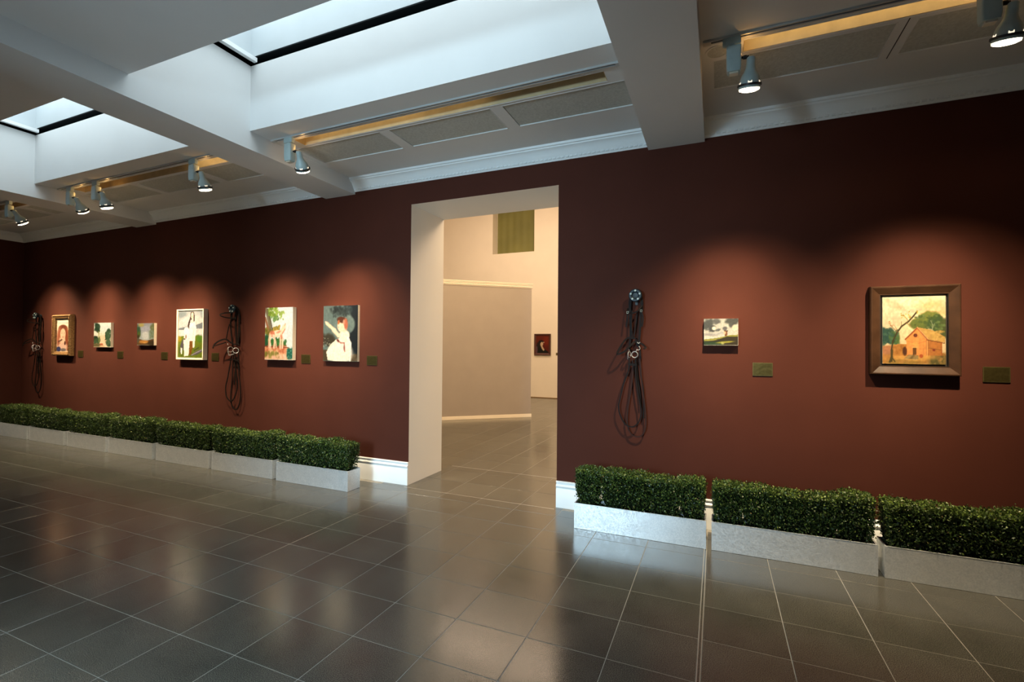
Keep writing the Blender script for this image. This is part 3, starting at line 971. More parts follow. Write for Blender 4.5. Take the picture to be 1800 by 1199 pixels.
def art_child():
    p = Paint(66, 96, 3)
    p.fill((110, 132, 134), (104, 130, 128))
    p.ell(.9, .2, .36, .28, (30, 40, 48), 20, .35, 1, .4); p.ell(.95, .55, .22, .35, (28, 36, 44), 0, .3, 1, .3); p.ell(.45, .1, .22, .07, (46, 54, 56), 10, .6, 1, .8)
    p.ell(.62, .16, .2, .06, (60, 72, 74), 10, .6, 1, .8); p.ell(.68, .34, .24, .17, (116, 136, 134), 0, .2); p.ell(.86, .30, .03, .08, (120, 138, 136), -20, .4)
    p.dabs(60, (0, .04, .8, .55), (112, 134, 136), .05, 22, .35, 30); p.dabs(26, (.3, .02, .8, .2), (44, 54, 58), .035, 14, .6, 20)
    p.ell(.12, .62, .2, .1, (64, 60, 48), 0, .5, 1, .7); p.dabs(22, (0, .55, .25, .75), (190, 194, 180), .010, 30, .8); p.poly([(0, .8), (.2, .8), (.14, 1), (0, 1)], (90, 74, 54))
    p.poly([(.82, .88), (1, .86), (1, 1), (.78, 1)], (96, 78, 56)); p.dabs(10, (.8, .88, 1, 1), (130, 116, 90), .03, 20, .6)
    # figure
    p.poly([(.2, .72), (.36, .62), (.5, .58), (.62, .60), (.78, .60), (.8, .98), (.14, .98), (.10, .84)], (250, 240, 222))
    p.ell(.62, .54, .15, .1, (248, 232, 212), 0, .2); p.ell(.5, .85, .36, .2, (252, 244, 228), 0, .3); p.line([(.72, .58), (.80, .68), (.79, .98)], .05, (252, 246, 236))
    p.line([(.44, .54), (.34, .44), (.2, .37), (.10, .315)], .075, (250, 222, 190), 1, 1.3); p.line([(.12, .32), (.06, .288)], .03, (250, 224, 196), 1, 1.3)
    p.line([(.46, .54), (.3, .44)], .09, (252, 228, 200), 1, 1.3)
    p.ell(.53, .36, .115, .115, (250, 220, 194), 0, .15); p.ell(.62, .40, .07, .09, (248, 216, 190), 0, .3)
    p.ell(.55, .26, .15, .055, (98, 54, 38), 6, .3); p.ell(.66, .33, .055, .10, (196, 112, 84), -6, .4); p.ell(.45, .30, .03, .04, (190, 110, 60), 20, .4); p.ell(.60, .30, .03, .05, (220, 170, 150), 0, .5, .8)
    p.line([(.41, .62), (.52, .67), (.62, .67), (.64, .82)], .035, (190, 110, 100), .8, 1.3); p.ell(.44, .63, .04, .025, (120, 50, 52), 30, .5); p.ell(.62, .76, .02, .05, (150, 70, 70), 0, .5, .8)
    p.ell(.45, .39, .012, .01, (120, 70, 60), 0, .5, .6)
    p.grain(.06)
    return p


def art_dog():
    p = Paint(60, 96, 4)
    p.fill((196, 210, 226), (214, 228, 232))
    p.dabs(30, (.3, 0, 1, .6), (205, 216, 230), .08, 10, .4)
    p.line([(.02, .02), (.12, .2), (.2, .45)], .10, (120, 112, 92), 1, 1.4); p.line([(.08, .03), (.2, .25), (.28, .45)], .035, (70, 52, 36), 1, 1.4)
    p.line([(0, .2), (.1, .38), (.12, .5)], .07, (150, 98, 66), 1, 1.4)
    p.dabs(46, (.1, 0, .45, .16), (126, 158, 62), .035, 30, .85); p.dabs(30, (.35, .08, .68, .24), (140, 170, 80), .028, 26, .8); p.dabs(14, (.2, .16, .5, .26), (94, 140, 80), .03, 26, .8)
    p.dabs(34, (0, .38, .5, .52), (120, 116, 44), .04, 26, .8); p.dabs(14, (.3, .36, .52, .48), (176, 150, 60), .03, 22, .8)
    p.ell(.06, .64, .12, .12, (36, 92, 62), 0, .4); p.poly([(.2, .62), (.62, .58), (.8, .74), (.24, .74)], (52, 120, 62)); p.dabs(24, (.1, .58, .75, .73), (66, 130, 66), .035, 26, .8)
    p.poly([(0, .74), (.85, .76), (1, .80), (1, 1), (0, 1)], (232, 186, 150)); p.dabs(26, (0, .74, .8, .86), (206, 120, 84), .05, 26, .6); p.line([(0, .745), (.85, .765)], .03, (150, 64, 40), .9, 1.4)
    p.dabs(22, (0, .87, .5, .95), (140, 136, 60), .045, 22, .7); p.dabs(10, (.3, .92, .8, 1), (240, 190, 170), .05, 14, .7)
    p.ell(.93, .88, .14, .11, (24, 108, 96), 0, .3, 1, .5); p.dabs(14, (.8, .8, 1, .98), (160, 206, 180), .012, 20, .8)
    # the animal
    C1, C2 = (244, 206, 184), (206, 118, 92)
    p.ell(.42, .50, .20, .065, C1, -6, .2); p.ell(.26, .50, .10, .06, C2, 0, .4, .9); p.line([(.56, .50), (.66, .42), (.70, .37)], .12, C1, 1, 1.4)
    p.ell(.69, .385, .07, .03, C1, -55, .3); p.line([(.72, .35), (.74, .31)], .03, (236, 170, 140), 1, 1.4)
    for xs_, dx_ in ((.22, -.04), (.30, .06), (.55, .02), (.62, .03)):
        p.line([(xs_, .53), (xs_ + dx_, .62), (xs_ + dx_ * .6, .77)], .055, C1, 1, 1.4)
    p.line([(.18, .5), (.14, .62), (.15, .76)], .04, (236, 190, 168), 1, 1.4); p.line([(.34, .56), (.40, .66), (.42, .76)], .04, (240, 200, 180), 1, 1.4)
    for q in range(5):
        p.line([(.38 + .05 * q, .46), (.36 + .05 * q, .53)], .014, (250, 236, 226), .8, 1.4)
    p.ell(.60, .56, .05, .03, C2, 60, .5, .8); p.ell(.5, .47, .08, .02, C2, -10, .6, .7); p.line([(.64, .50), (.72, .42)], .03, C2, .8, 1.4)
    p.grain(.06)
    return p


def art_girl():
    p = Paint(62, 86, 5)
    p.fill((176, 188, 198), (206, 210, 216))
    p.ell(.3, .2, .4, .1, (210, 210, 216), -20, .8); p.ell(.8, .2, .24, .09, (220, 222, 222), 10, .5); p.ell(.15, .08, .2, .06, (150, 164, 176), 0, .8)
    p.poly([(0, .37), (.4, .33), (.7, .31), (1, .24), (1, .40), (.6, .42), (0, .42)], (124, 134, 146)); p.poly([(0, .41), (1, .38), (1, .5), (.6, .5), (.3, .53), (0, .53)], (220, 222, 224))
    p.dabs(22, (0, 0, 1, .5), (204, 208, 214), .07, 14, .35)
    p.poly([(0, .57), (.2, .53), (.5, .55), (.75, .52), (1, .54), (1, 1), (0, 1)], (118, 138, 30)); p.dabs(40, (0, .56, 1, 1), (110, 132, 34), .06, 26, .5); p.ell(.05, .6, .08, .06, (180, 160, 40), 0, .5); p.ell(.9, .6, .14, .07, (92, 142, 40), 0, .5)
    p.poly([(.52, .96), (.72, .86), (1, .80), (1, .86), (.78, .93)], (104, 98, 110)); p.line([(.56, .94), (.95, .83)], .025, (190, 186, 200), .8, 1.3); p.line([(.66, .84), (.85, .78)], .03, (60, 64, 64), .8, 1.3)
    # dark horse-like shape and pale animal in front
    p.poly([(.18, .60), (.22, .62), (.22, .82), (.12, .9), (.06, .9), (.10, .72)], (96, 92, 104)); p.poly([(.10, .78), (.17, .80), (.18, .92), (.12, .92)], (250, 246, 244))
    p.poly([(.24, .38), (.32, .34), (.42, .37), (.46, .44), (.44, .60), (.48, .66), (.44, .95), (.26, .97), (.22, .62), (.24, .52)], (250, 246, 242))
    p.ell(.32, .55, .025, .045, (140, 90, 80), 0, .4); p.ell(.26, .60, .04, .02, (90, 84, 84), 10, .4); p.line([(.36, .6), (.38, .9)], .014, (226, 214, 210), .8)
    # boots, coat, hair, face
    p.poly([(.46, .64), (.58, .64), (.60, .78), (.54, .93), (.44, .93), (.46, .78)], (140, 88, 26)); p.dabs(8, (.46, .66, .58, .9), (176, 120, 50), .015, 16, .8)
    p.poly([(.44, .28), (.56, .23), (.70, .26), (.74, .40), (.70, .56), (.67, .78), (.60, .78), (.60, .64), (.44, .64), (.46, .5)], (250, 238, 238)); p.line([(.64, .4), (.60, .52), (.60, .66)], .012, (206, 170, 170), .8)
    p.poly([(.50, .02), (.62, .02), (.66, .10), (.67, .22), (.60, .23), (.50, .18), (.46, .30), (.44, .38), (.38, .32), (.42, .22), (.47, .16)], (62, 30, 24))
    p.ell(.565, .10, .055, .07, (250, 226, 206), 0, .2); p.poly([(.55, .15), (.61, .15), (.62, .25), (.53, .25)], (248, 222, 204)); p.ell(.56, .115, .02, .01, (200, 130, 110), 0, .5, .7)
    p.grain(.05)
    return p


def art_pond():
    p = Paint(46, 50, 6)
    p.fill((140, 146, 160), (170, 184, 190))
    p.ell(.5, .55, .2, .2, (190, 196, 200), 0, .6); p.ell(.45, .25, .3, .12, (156, 160, 180), 0, .8)
    p.ell(.05, .35, .15, .25, (52, 84, 62), 0, .5, 1, .5); p.ell(.12, .5, .1, .12, (84, 104, 44), 0, .5); p.ell(.24, .08, .16, .08, (168, 160, 96), 0, .6)
    p.ell(.95, .3, .16, .32, (96, 106, 72), 0, .5, 1, .5); p.ell(.85, .5, .14, .2, (120, 140, 130), 0, .6); p.dabs(20, (.75, .1, 1, .7), (110, 120, 84), .04, 20, .7)
    p.poly([(0, .7), (.2, .72), (.5, .8), (1, .7), (1, 1), (0, 1)], (104, 74, 36)); p.ell(.4, .84, .3, .07, (190, 132, 60), 0, .6); p.ell(.48, .88, .12, .02, (220, 170, 100), 0, .5)
    p.ell(.9, .9, .25, .12, (60, 46, 26), 0, .5); p.ell(.06, .78, .09, .12, (96, 84, 70), 0, .5); p.ell(.06, .6, .1, .08, (60, 52, 30), 0, .5)
    p.grain(.08)
    return p


def art_trees():
    p = Paint(46, 50, 8)
    p.fill((214, 226, 228), (250, 226, 204))
    p.ell(.7, .2, .4, .12, (206, 218, 224), 0, .8); p.ell(.6, .7, .2, .22, (250, 206, 176), 0, .8)
    for e in ((.18, .1, .13, .1), (.2, .25, .14, .12), (.26, .34, .08, .07), (.12, .68, .16, .12), (.25, .76, .12, .10), (.06, .6, .07, .08)):
        p.ell(*e, (28, 58, 38), 0, .35, 1, .5)
    p.dabs(26, (.05, .02, .35, .35), (34, 66, 44), .05, 18, .8); p.dabs(24, (.02, .6, .38, .85), (56, 84, 52), .05, 22, .8)
    p.line([(.28, .35), (.32, .8)], .04, (140, 150, 80), 1); p.dabs(10, (.3, .3, .45, .8), (170, 176, 110), .03, 20, .7)
    p.ell(.86, .35, .1, .10, (40, 74, 48), 0, .35, 1, .5); p.ell(.82, .56, .16, .22, (56, 92, 62), 0, .35, 1, .5); p.ell(.88, .85, .14, .16, (64, 90, 62), 0, .35, 1, .5)
    p.dabs(40, (.68, .3, 1, .95), (66, 100, 70), .04, 26, .8)
    p.poly([(0, .86), (.4, .84), (.6, .93), (.5, 1), (0, 1)], (116, 108, 70)); p.ell(.46, .88, .1, .04, (200, 110, 78), 0, .5); p.ell(.5, .96, .16, .03, (240, 190, 150), 0, .5)
    p.grain(.06)
    return p


def art_lady():
    p = Paint(52, 76, 9)
    p.fill((255, 246, 224), (250, 226, 200))
    p.line([(0, .12), (1, .13)], .02, (190, 176, 190), .8); p.ell(.95, .35, .1, .2, (120, 120, 130), 0, .6, .8)
    p.ell(.45, .3, .32, .12, (128, 60, 34), 0, .3); p.ell(.2, .6, .2, .34, (196, 120, 90), 0, .4); p.ell(.75, .6, .14, .34, (176, 92, 54), -4, .35)
    p.line([(.62, .24), (.74, .5), (.82, .95)], .09, (150, 70, 40), .9, 1.4); p.line([(.3, .24), (.16, .5), (.1, .8)], .06, (170, 90, 60), .8, 1.4)
    p.ell(.45, .46, .2, .17, (246, 206, 176), 0, .25); p.ell(.42, .68, .26, .1, (248, 208, 178), 10, .4); p.ell(.45, .85, .34, .12, (240, 200, 180), 0, .4)
    p.line([(.12, .70), (.38, .64)], .07, (90, 46, 32), .8, 1.4); p.ell(.62, .74, .06, .06, (90, 40, 30), 0, .4); p.ell(.15, .93, .16, .08, (56, 64, 120), 0, .3); p.ell(.5, .95, .2, .05, (130, 120, 120), 0, .5)
    p.ell(.38, .44, .03, .012, (90, 60, 50), 0, .4); p.ell(.55, .44, .03, .012, (90, 60, 50), 0, .4); p.ell(.46, .56, .05, .014, (190, 90, 80), 0, .4)
    p.grain(.06)
    return p


def art_profile():
    p = Paint(34, 42, 10)
    p.fill((140, 46, 22), (120, 34, 18))
    p.ell(.8, .3, .25, .25, (160, 50, 20), 0, .8)
    p.ell(.26, .55, .22, .2, (44, 28, 30), 0, .4); p.ell(.4, .34, .2, .09, (34, 18, 18), 0, .4); p.poly([(.15, .7), (.5, .68), (.95, .9), (1, 1), (.1, 1)], (22, 28, 20))
    p.ell(.45, .47, .11, .12, (250, 214, 180), 20, .3); p.line([(.4, .52), (.52, .72), (.6, .8)], .12, (250, 216, 180), 1, 1.1); p.ell(.6, .38, .05, .03, (250, 214, 180), 0, .4); p.poly([(0, .6), (.1, .62), (.12, 1), (0, 1)], (120, 90, 110))
    p.grain(.05)
    return p


def canvas_mesh(name, p, W_, H_, depth, parent, mat_edge):
    """painted face at local y=0 looking to -y, stretcher block behind it up to y=depth"""
    w_, h_ = p.w, p.h
    X = (p.u - 0.5) * W_
    Z = (0.5 - p.v) * H_
    verts = np.stack([X, np.zeros_like(X), Z], -1).reshape(-1, 3)
    idx = np.arange(w_ * h_).reshape(h_, w_)
    f = np.stack([idx[1:, :-1], idx[1:, 1:], idx[:-1, 1:], idx[:-1, :-1]], -1).reshape(-1, 4)
    me = bpy.data.meshes.new(name)
    me.from_pydata(verts.tolist(), [], f.tolist())
    me.materials.append(M['pigment'])
    ca = me.color_attributes.new('pigment', 'FLOAT_COLOR', 'POINT')
    rgb = lin(np.clip(p.a * 255, 0, 255)).reshape(-1, 3)
    rgb = rgb * (0.36 + 0.17 * rgb.mean(1, keepdims=True))      # oil pigments are darker than the printed swatch
    ca.data.foreach_set('color', np.concatenate([rgb, np.ones((len(rgb), 1))], 1).ravel())
    o = bpy.data.objects.new(name, me)
    COL.objects.link(o)
    o.parent = parent
    b = MB()
    b.box(-W_ / 2, W_ / 2, 0.0004, depth, -H_ / 2, H_ / 2)
    b.build('stretcher_edge', mat_edge, parent)
    return o


def frame_mesh(W_, H_, prof, parent, material, name='frame', smooth=False):
    """prof: list of (inset from the outer edge, y), swept round the rectangle with mitred corners"""
    m_ = MB()
    rings = []
    for sx_, sz_ in ((-1, -1), (1, -1), (1, 1), (-1, 1), (-1, -1)):
        rings.append([(sx_ * (W_ / 2 - i), y, sz_ * (H_ / 2 - i)) for i, y in prof])
    m_.loft(rings, True, False)
    return m_.build(name, material, parent, smooth=smooth)


def picture(x0, x1, z0, z1, depth, art, label, group=None, name='canvas_painting'):
    t = empty(name, ((x0 + x1) / 2, -0.004, (z0 + z1) / 2), label, 'painting', group)
    pr = art()
    cv = canvas_mesh('canvas', pr, x1 - x0, z1 - z0, depth, t, M['canvas_edge'])
    cv.location = (0, -depth, 0)
    for ch in t.children:
        if ch.name.startswith('stretcher'):
            ch.location = (0, -depth, 0)
    return t


picture(-0.107, 0.170, 1.636, 1.871, 0.045, art_clouds, 'small unframed canvas of dark clouds over a green hill, right of the near bridle')
picture(-4.563, -4.015, 1.415, 2.105, 0.035, art_child, 'unframed canvas of a pale child pointing left against dark foliage, beside the doorway')
picture(-5.567, -5.066, 1.414, 2.107, 0.055, art_dog, 'tall unframed canvas of a pinkish four-legged animal under a tree')
picture(-8.415, -7.985, 1.590, 1.935, 0.040, art_pond, 'small unframed canvas of hazy woodland water with a pale right edge')
picture(-9.605, -9.120, 1.553, 1.957, 0.040, art_trees, 'small unframed canvas of dark green trees against a pale pink sky')

# cottage picture in its wide dark frame
t = empty('framed_painting', (1.389, -0.004, 1.760), 'cottage landscape painting in a wide dark wooden frame, far right', 'painting')
frame_mesh(0.558, 0.690, [(0.0, 0.0), (0.0, -0.052), (0.006, -0.060), (0.014, -0.060), (0.062, -0.040), (0.068, -0.040), (0.068, 0.0)], t, M['dark_wood'])
frame_mesh(0.423, 0.555, [(0.0, -0.002), (0.0, -0.036), (0.004, -0.036), (0.0045, -0.020), (0.017, -0.018), (0.017, -0.002)], t, M['liner_black'], 'liner')
p_ = art_house()
o = canvas_mesh('canvas', p_, 0.389, 0.520, 0.030, t, M['canvas_edge']); o.location = (0, -0.034, 0)
for ch in t.children:
    if ch.name.startswith('stretcher'): ch.location = (0, -0.034, 0)
# girl in the cream box frame
t = empty('framed_painting', (-7.105, -0.004, 1.757), 'tall painting of a long-haired girl with a white animal, in a pale narrow frame', 'painting')
frame_mesh(0.605, 0.742, [(0.0, 0.0), (0.0, -0.064), (0.014, -0.066), (0.022, -0.062), (0.024, -0.050), (0.026, 0.0)], t, M['frame_white'])
p_ = art_girl()
o = canvas_mesh('canvas', p_, 0.552, 0.690, 0.040, t, M['canvas_edge']); o.location = (0, -0.052, 0)
for ch in t.children:
    if ch.name.startswith('stretcher'): ch.location = (0, -0.052, 0)
# woman in the carved gilt frame
t = empty('framed_painting', (-10.565, -0.004, 1.755), 'portrait of a red-haired woman in a carved gilt frame, far left', 'painting')
frame_mesh(0.575, 0.720, [(0.0, 0.0), (0.0, -0.050), (0.008, -0.066), (0.020, -0.074), (0.034, -0.066), (0.042, -0.056), (0.056, -0.060), (0.064, -0.048), (0.070, -0.030), (0.072, 0.0)], t, M['gilt'])
b = MB()
for i in range(26):
    for s in (-1, 1):
        zc = -0.33 + 0.66 * i / 25
        b.lathe([(0.0, -0.006), (0.011, -0.003), (0.012, 0.004), (0.0, 0.010)], origin=(s * 0.265, -0.072, zc), axis=(0, -1, 0), seg=6)
for i in range(18):
    for s in (-1, 1):
        xc = -0.235 + 0.47 * i / 17
        b.lathe([(0.0, -0.006), (0.011, -0.003), (0.012, 0.004), (0.0, 0.010)], origin=(xc, -0.072, s * 0.338), axis=(0, -1, 0), seg=6)
tag(b.build('carved_beading', M['gilt'], t), kind='stuff')
p_ = art_lady()
o = canvas_mesh('canvas', p_, 0.430, 0.575, 0.020, t, M['canvas_edge']); o.location = (0, -0.026, 0)
for ch in t.children:
    if ch.name.startswith('stretcher'): ch.location = (0, -0.026, 0)
# small portrait in the next gallery
t = empty('framed_painting', (-5.137, NY - 0.004, 1.711), 'small dark framed portrait of a woman on the far cream wall beyond the doorway', 'painting')
frame_mesh(0.552, 0.682, [(0.0, 0.0), (0.0, -0.045), (0.008, -0.055), (0.045, -0.045), (0.060, -0.035), (0.062, 0.0)], t, M['frame_red_brown'])
p_ = art_profile()
o = canvas_mesh('canvas', p_, 0.428, 0.558, 0.020, t, M['liner_black']); o.location = (0, -0.030, 0)
for ch in t.children:
    if ch.name.startswith('stretcher'): ch.location = (0, -0.030, 0)

# plaques
PL = [(1.810, 1.960, 'right of the framed cottage painting'), (0.284, 0.438, 'right of the small cloudy landscape'),
      (-3.900, -3.742, 'right of the pointing child canvas'), (-4.965, -4.812, 'between the pink animal canvas and the pointing child canvas'),
      (-6.706, -6.557, 'between the long-haired girl painting and the middle bridle'), (-7.860, -7.712, 'right of the hazy woodland water canvas'),
      (-8.998, -8.852, 'right of the green trees canvas'), (-10.155, -9.998, 'right of the gilt framed portrait')]
pl0 = None
for a, b_, wh in PL:
    if pl0 is None:
        pl0 = empty('wall_plaque', ((a + b_) / 2, 0, 1.432), 'x', 'plaque', 'brass caption plaques on the maroon wall')
        m_ = MB(); m_.box(-0.077, 0.077, -0.008, 0, -0.057, 0.057); m_.build('plate', M['brass_edge'], pl0, bevel=0.0015)
        m_ = MB(); m_.box(-0.071, 0.071, -0.0088, -0.0075, -0.051, 0.051); m_.build('face', M['brass'], pl0)
        q = pl0
    else:
        q = copy_tree(pl0); q.location = ((a + b_) / 2, 0, 1.432)
    q['label'] = 'small olive brass caption plaque, ' + wh
m_ = MB(); m_.box(-0.04, 0.04, -0.006, 0, -0.04, 0.04)
o = m_.build('wall_plaque', M['brass_edge'], bevel=0.001); o.location = (-4.65, NY, 1.41)
tag(o, 'tiny tan caption plate on the far cream wall beside the doorway edge', 'plaque')

# ------------------------------------------------------------------ bridles on their wall racks
def strap(pts, width, thick, n=7, y=None):
    """flat leather band along (x, z[, y]) points, wide side parallel to the wall"""
    P = catmull([(a[0], a[2] if len(a) > 2 else y, a[1]) for a in pts], n)
    rings = []
    N = len(P)
    for i in range(N):
        p0, p1 = Vector(P[max(i - 1, 0)]), Vector(P[min(i + 1, N - 1)])
        t = (p1 - p0).normalized()
        side = t.cross(Vector((0, 1, 0)))
        side = side.normalized() if side.length > 1e-3 else Vector((1, 0, 0))
        up = Vector((0, 1, 0))
        c = Vector(P[i])
        rings.append([c + side * width / 2 - up * thick / 2, c - side * width / 2 - up * thick / 2, c - side * width / 2 + up * thick / 2, c + side * width / 2 + up * thick / 2])
    return rings


def add_strap(parent, name, pts, width=0.016, thick=0.005, y=-0.045, material='leather'):
    m_ = MB(); m_.loft(strap(pts, width, thick, y=y))
    return m_.build(name, M[material], parent, smooth=True)


def ring(parent, name, cx, cz, y, R_, r_, tilt=0, material='chrome', arc=1.0, start=0.0):
    m_ = MB()
    n = 24
    pts = []
    for i in range(n if arc == 1.0 else n + 1):
        a = start + 2 * math.pi * arc * i / n
        pts.append((cx + R_ * math.cos(a) * math.cos(tilt), y + R_ * math.cos(a) * math.sin(tilt), cz + R_ * math.sin(a)))
    m_.tube(pts, r_, 8, closed=(arc == 1.0))
    return m_.build(name, M[material], parent, smooth=True)


def off(pts, dx, dz=0):
    return [(p[0] - dx, p[1] - dz) + tuple(p[2:]) for p in pts]


def rack(x, z, label):
    t = empty('bridle_rack', (x, 0, z), label, 'bridle rack')
    m_ = MB(); m_.lathe([(0.030, 0), (0.034, 0.004), (0.026, 0.030), (0.024, 0.060), (0.040, 0.070), (0.058, 0.074), (0.061, 0.082), (0.055, 0.092), (0.044, 0.094), (0.030, 0.090), (0.024, 0.082), (0.0, 0.080)], axis=(0, -1, 0), seg=32)
    m_.build('disc', M['enamel'], t, smooth=True)
    for k in range(5):
        a = 2 * math.pi * k / 5 + 0.3
        m_ = MB(); m_.lathe([(0.0, 0.0), (0.009, 0.0005), (0.0095, 0.004), (0.0, 0.007)], origin=(0.043 * math.cos(a), -0.093, 0.043 * math.sin(a)), axis=(0, -1, 0), seg=12)
        m_.build('rivet', M['lamp_paint'], t, smooth=True)
    m_ = MB(); m_.box(-0.012, 0.012, -0.012, 0, -0.085, -0.03); m_.build('back_plate', M['enamel'], t, bevel=0.002)
    return t


# near bridle, right of the doorway
X0, Z0 = -0.702, 2.10
rack(X0, Z0, 'round dark blue enamel bridle rack right of the doorway')
t = empty('horse_bridle', (X0, 0, Z0), 'dark leather horse bridle with chrome bit hanging right of the doorway', 'bridle')
f = lambda pts: off(pts, X0, Z0)
add_strap(t, 'headpiece', f([(-.758, 1.95, -.03), (-.757, 2.05, -.035), (-.735, 2.118, -.045), (-.702, 2.135, -.05), (-.668, 2.118, -.045), (-.650, 2.05, -.035), (-.650, 1.95, -.03)]), 0.026, 0.005)
add_strap(t, 'browband', f([(-.779, 1.985, -.035), (-.775, 1.947, -.055), (-.726, 1.933, -.08), (-.677, 1.957, -.08), (-.645, 2.005, -.05)]), 0.013, 0.006)
add_strap(t, 'strap_end', f([(-.775, 1.945), (-.779, 1.880), (-.790, 1.803)]), 0.013, 0.005, y=-0.06)
add_strap(t, 'strap_end', f([(-.650, 1.950), (-.636, 1.887), (-.645, 1.806)]), 0.015, 0.005, y=-0.055)
add_strap(t, 'cheek_strap', f([(-.757, 2.0), (-.757, 1.918), (-.753, 1.803), (-.753, 1.702), (-.760, 1.63), (-.757, 1.56)]), 0.018, 0.005, y=-0.040)
add_strap(t, 'cheek_strap', f([(-.652, 2.0), (-.659, 1.916), (-.662, 1.802), (-.669, 1.702), (-.676, 1.62)]), 0.020, 0.005, y=-0.046)
add_strap(t, 'throat_strap', f([(-.736, 1.96), (-.742, 1.83), (-.731, 1.70)]), 0.011, 0.004, y=-0.052)
add_strap(t, 'throat_strap', f([(-.690, 1.96), (-.704, 1.831), (-.722, 1.70)]), 0.011, 0.004, y=-0.030)
add_strap(t, 'noseband', f([(-.700, 1.695, -.05), (-.774, 1.702, -.05), (-.824, 1.644, -.07), (-.862, 1.565, -.10), (-.852, 1.548, -.11), (-.795, 1.575, -.10), (-.745, 1.630, -.08), (-.703, 1.668, -.06), (-.648, 1.648, -.06), (-.605, 1.612, -.08), (-.625, 1.598, -.09)]), 0.016, 0.006)
add_strap(t, 'chin_strap', f([(-.700, 1.690), (-.690, 1.640), (-.668, 1.60), (-.660, 1.5)]), 0.018, 0.006, y=-0.035)
add_strap(t, 'rein', f([(-.757, 1.53), (-.767, 1.401), (-.815, 1.256), (-.850, 1.101), (-.859, 1.055), (-.845, .975), (-.796, .888), (-.730, .866), (-.677, .905), (-.652, .978), (-.656, 1.066), (-.679, 1.190), (-.701, 1.385), (-.705, 1.50)]), 0.012, 0.006, y=-0.050, material='leather')
add_strap(t, 'rein', f([(-.735, 1.51), (-.728, 1.393), (-.744, 1.223), (-.761, 1.114), (-.774, 1.024), (-.778, .898), (-.747, .802), (-.685, .774), (-.634, .802), (-.608, .893), (-.617, 1.069), (-.640, 1.227), (-.658, 1.43), (-.665, 1.51)]), 0.012, 0.006, y=-0.036, material='leather_brown')
add_strap(t, 'rein_tail', f([(-.700, 1.51), (-.690, 1.35), (-.668, 1.20), (-.655, 1.05)]), 0.015, 0.005, y=-0.028)
add_strap(t, 'rein_tail', f([(-.672, 1.51), (-.655, 1.35), (-.632, 1.20), (-.628, .95)]), 0.014, 0.005, y=-0.030, material='leather')
add_strap(t, 'keeper', f([(-.772, 1.455), (-.725, 1.450), (-.690, 1.452)]), 0.022, 0.006, y=-0.058)
ring(t, 'bit_ring', -.708 - X0, 1.545 - Z0, -0.066, 0.028, 0.0045)
ring(t, 'bit_ring', -.758 - X0, 1.545 - Z0, -0.060, 0.028, 0.0045, 1.25)
ring(t, 'curb_hook', -.676 - X0, 1.605 - Z0, -0.068, 0.017, 0.0036, 0.2, arc=0.62, start=-2.6)
ring(t, 'curb_hook', -.672 - X0, 1.664 - Z0, -0.070, 0.012, 0.0034, 0.1, arc=0.5, start=math.pi)
m_ = MB(); m_.tube(f([(-.700, 1.572)]) and [(-.700 - X0, -.068, 1.572 - Z0), (-.690 - X0, -.070, 1.586 - Z0), (-.682 - X0, -.070, 1.592 - Z0)], 0.0036, 8)
m_.tube([(-.757 - X0, -.066, 1.575 - Z0), (-.762 - X0, -.066, 1.60 - Z0)], 0.0035, 8)
m_.tube([(-.772 - X0, -.066, 1.50 - Z0), (-.771 - X0, -.066, 1.53 - Z0)], 0.0035, 8)
m_.build('bit_shank', M['chrome'], t, smooth=True)
m_ = MB()
for (a, b_) in ((-.775, 1.943), (-.650, 1.955)):
    cx, cz = a - X0, b_ - Z0
    m_.tube([(cx - .009, -.068, cz - .008), (cx + .009, -.068, cz - .008), (cx + .009, -.068, cz + .008), (cx - .009, -.068, cz + .008)], 0.0013, 6, closed=True)
m_.build('buckle', M['buckle'], t)

# middle bridle between the pictures, and its fellow by the left corner
X0, Z0 = -6.190, 2.118


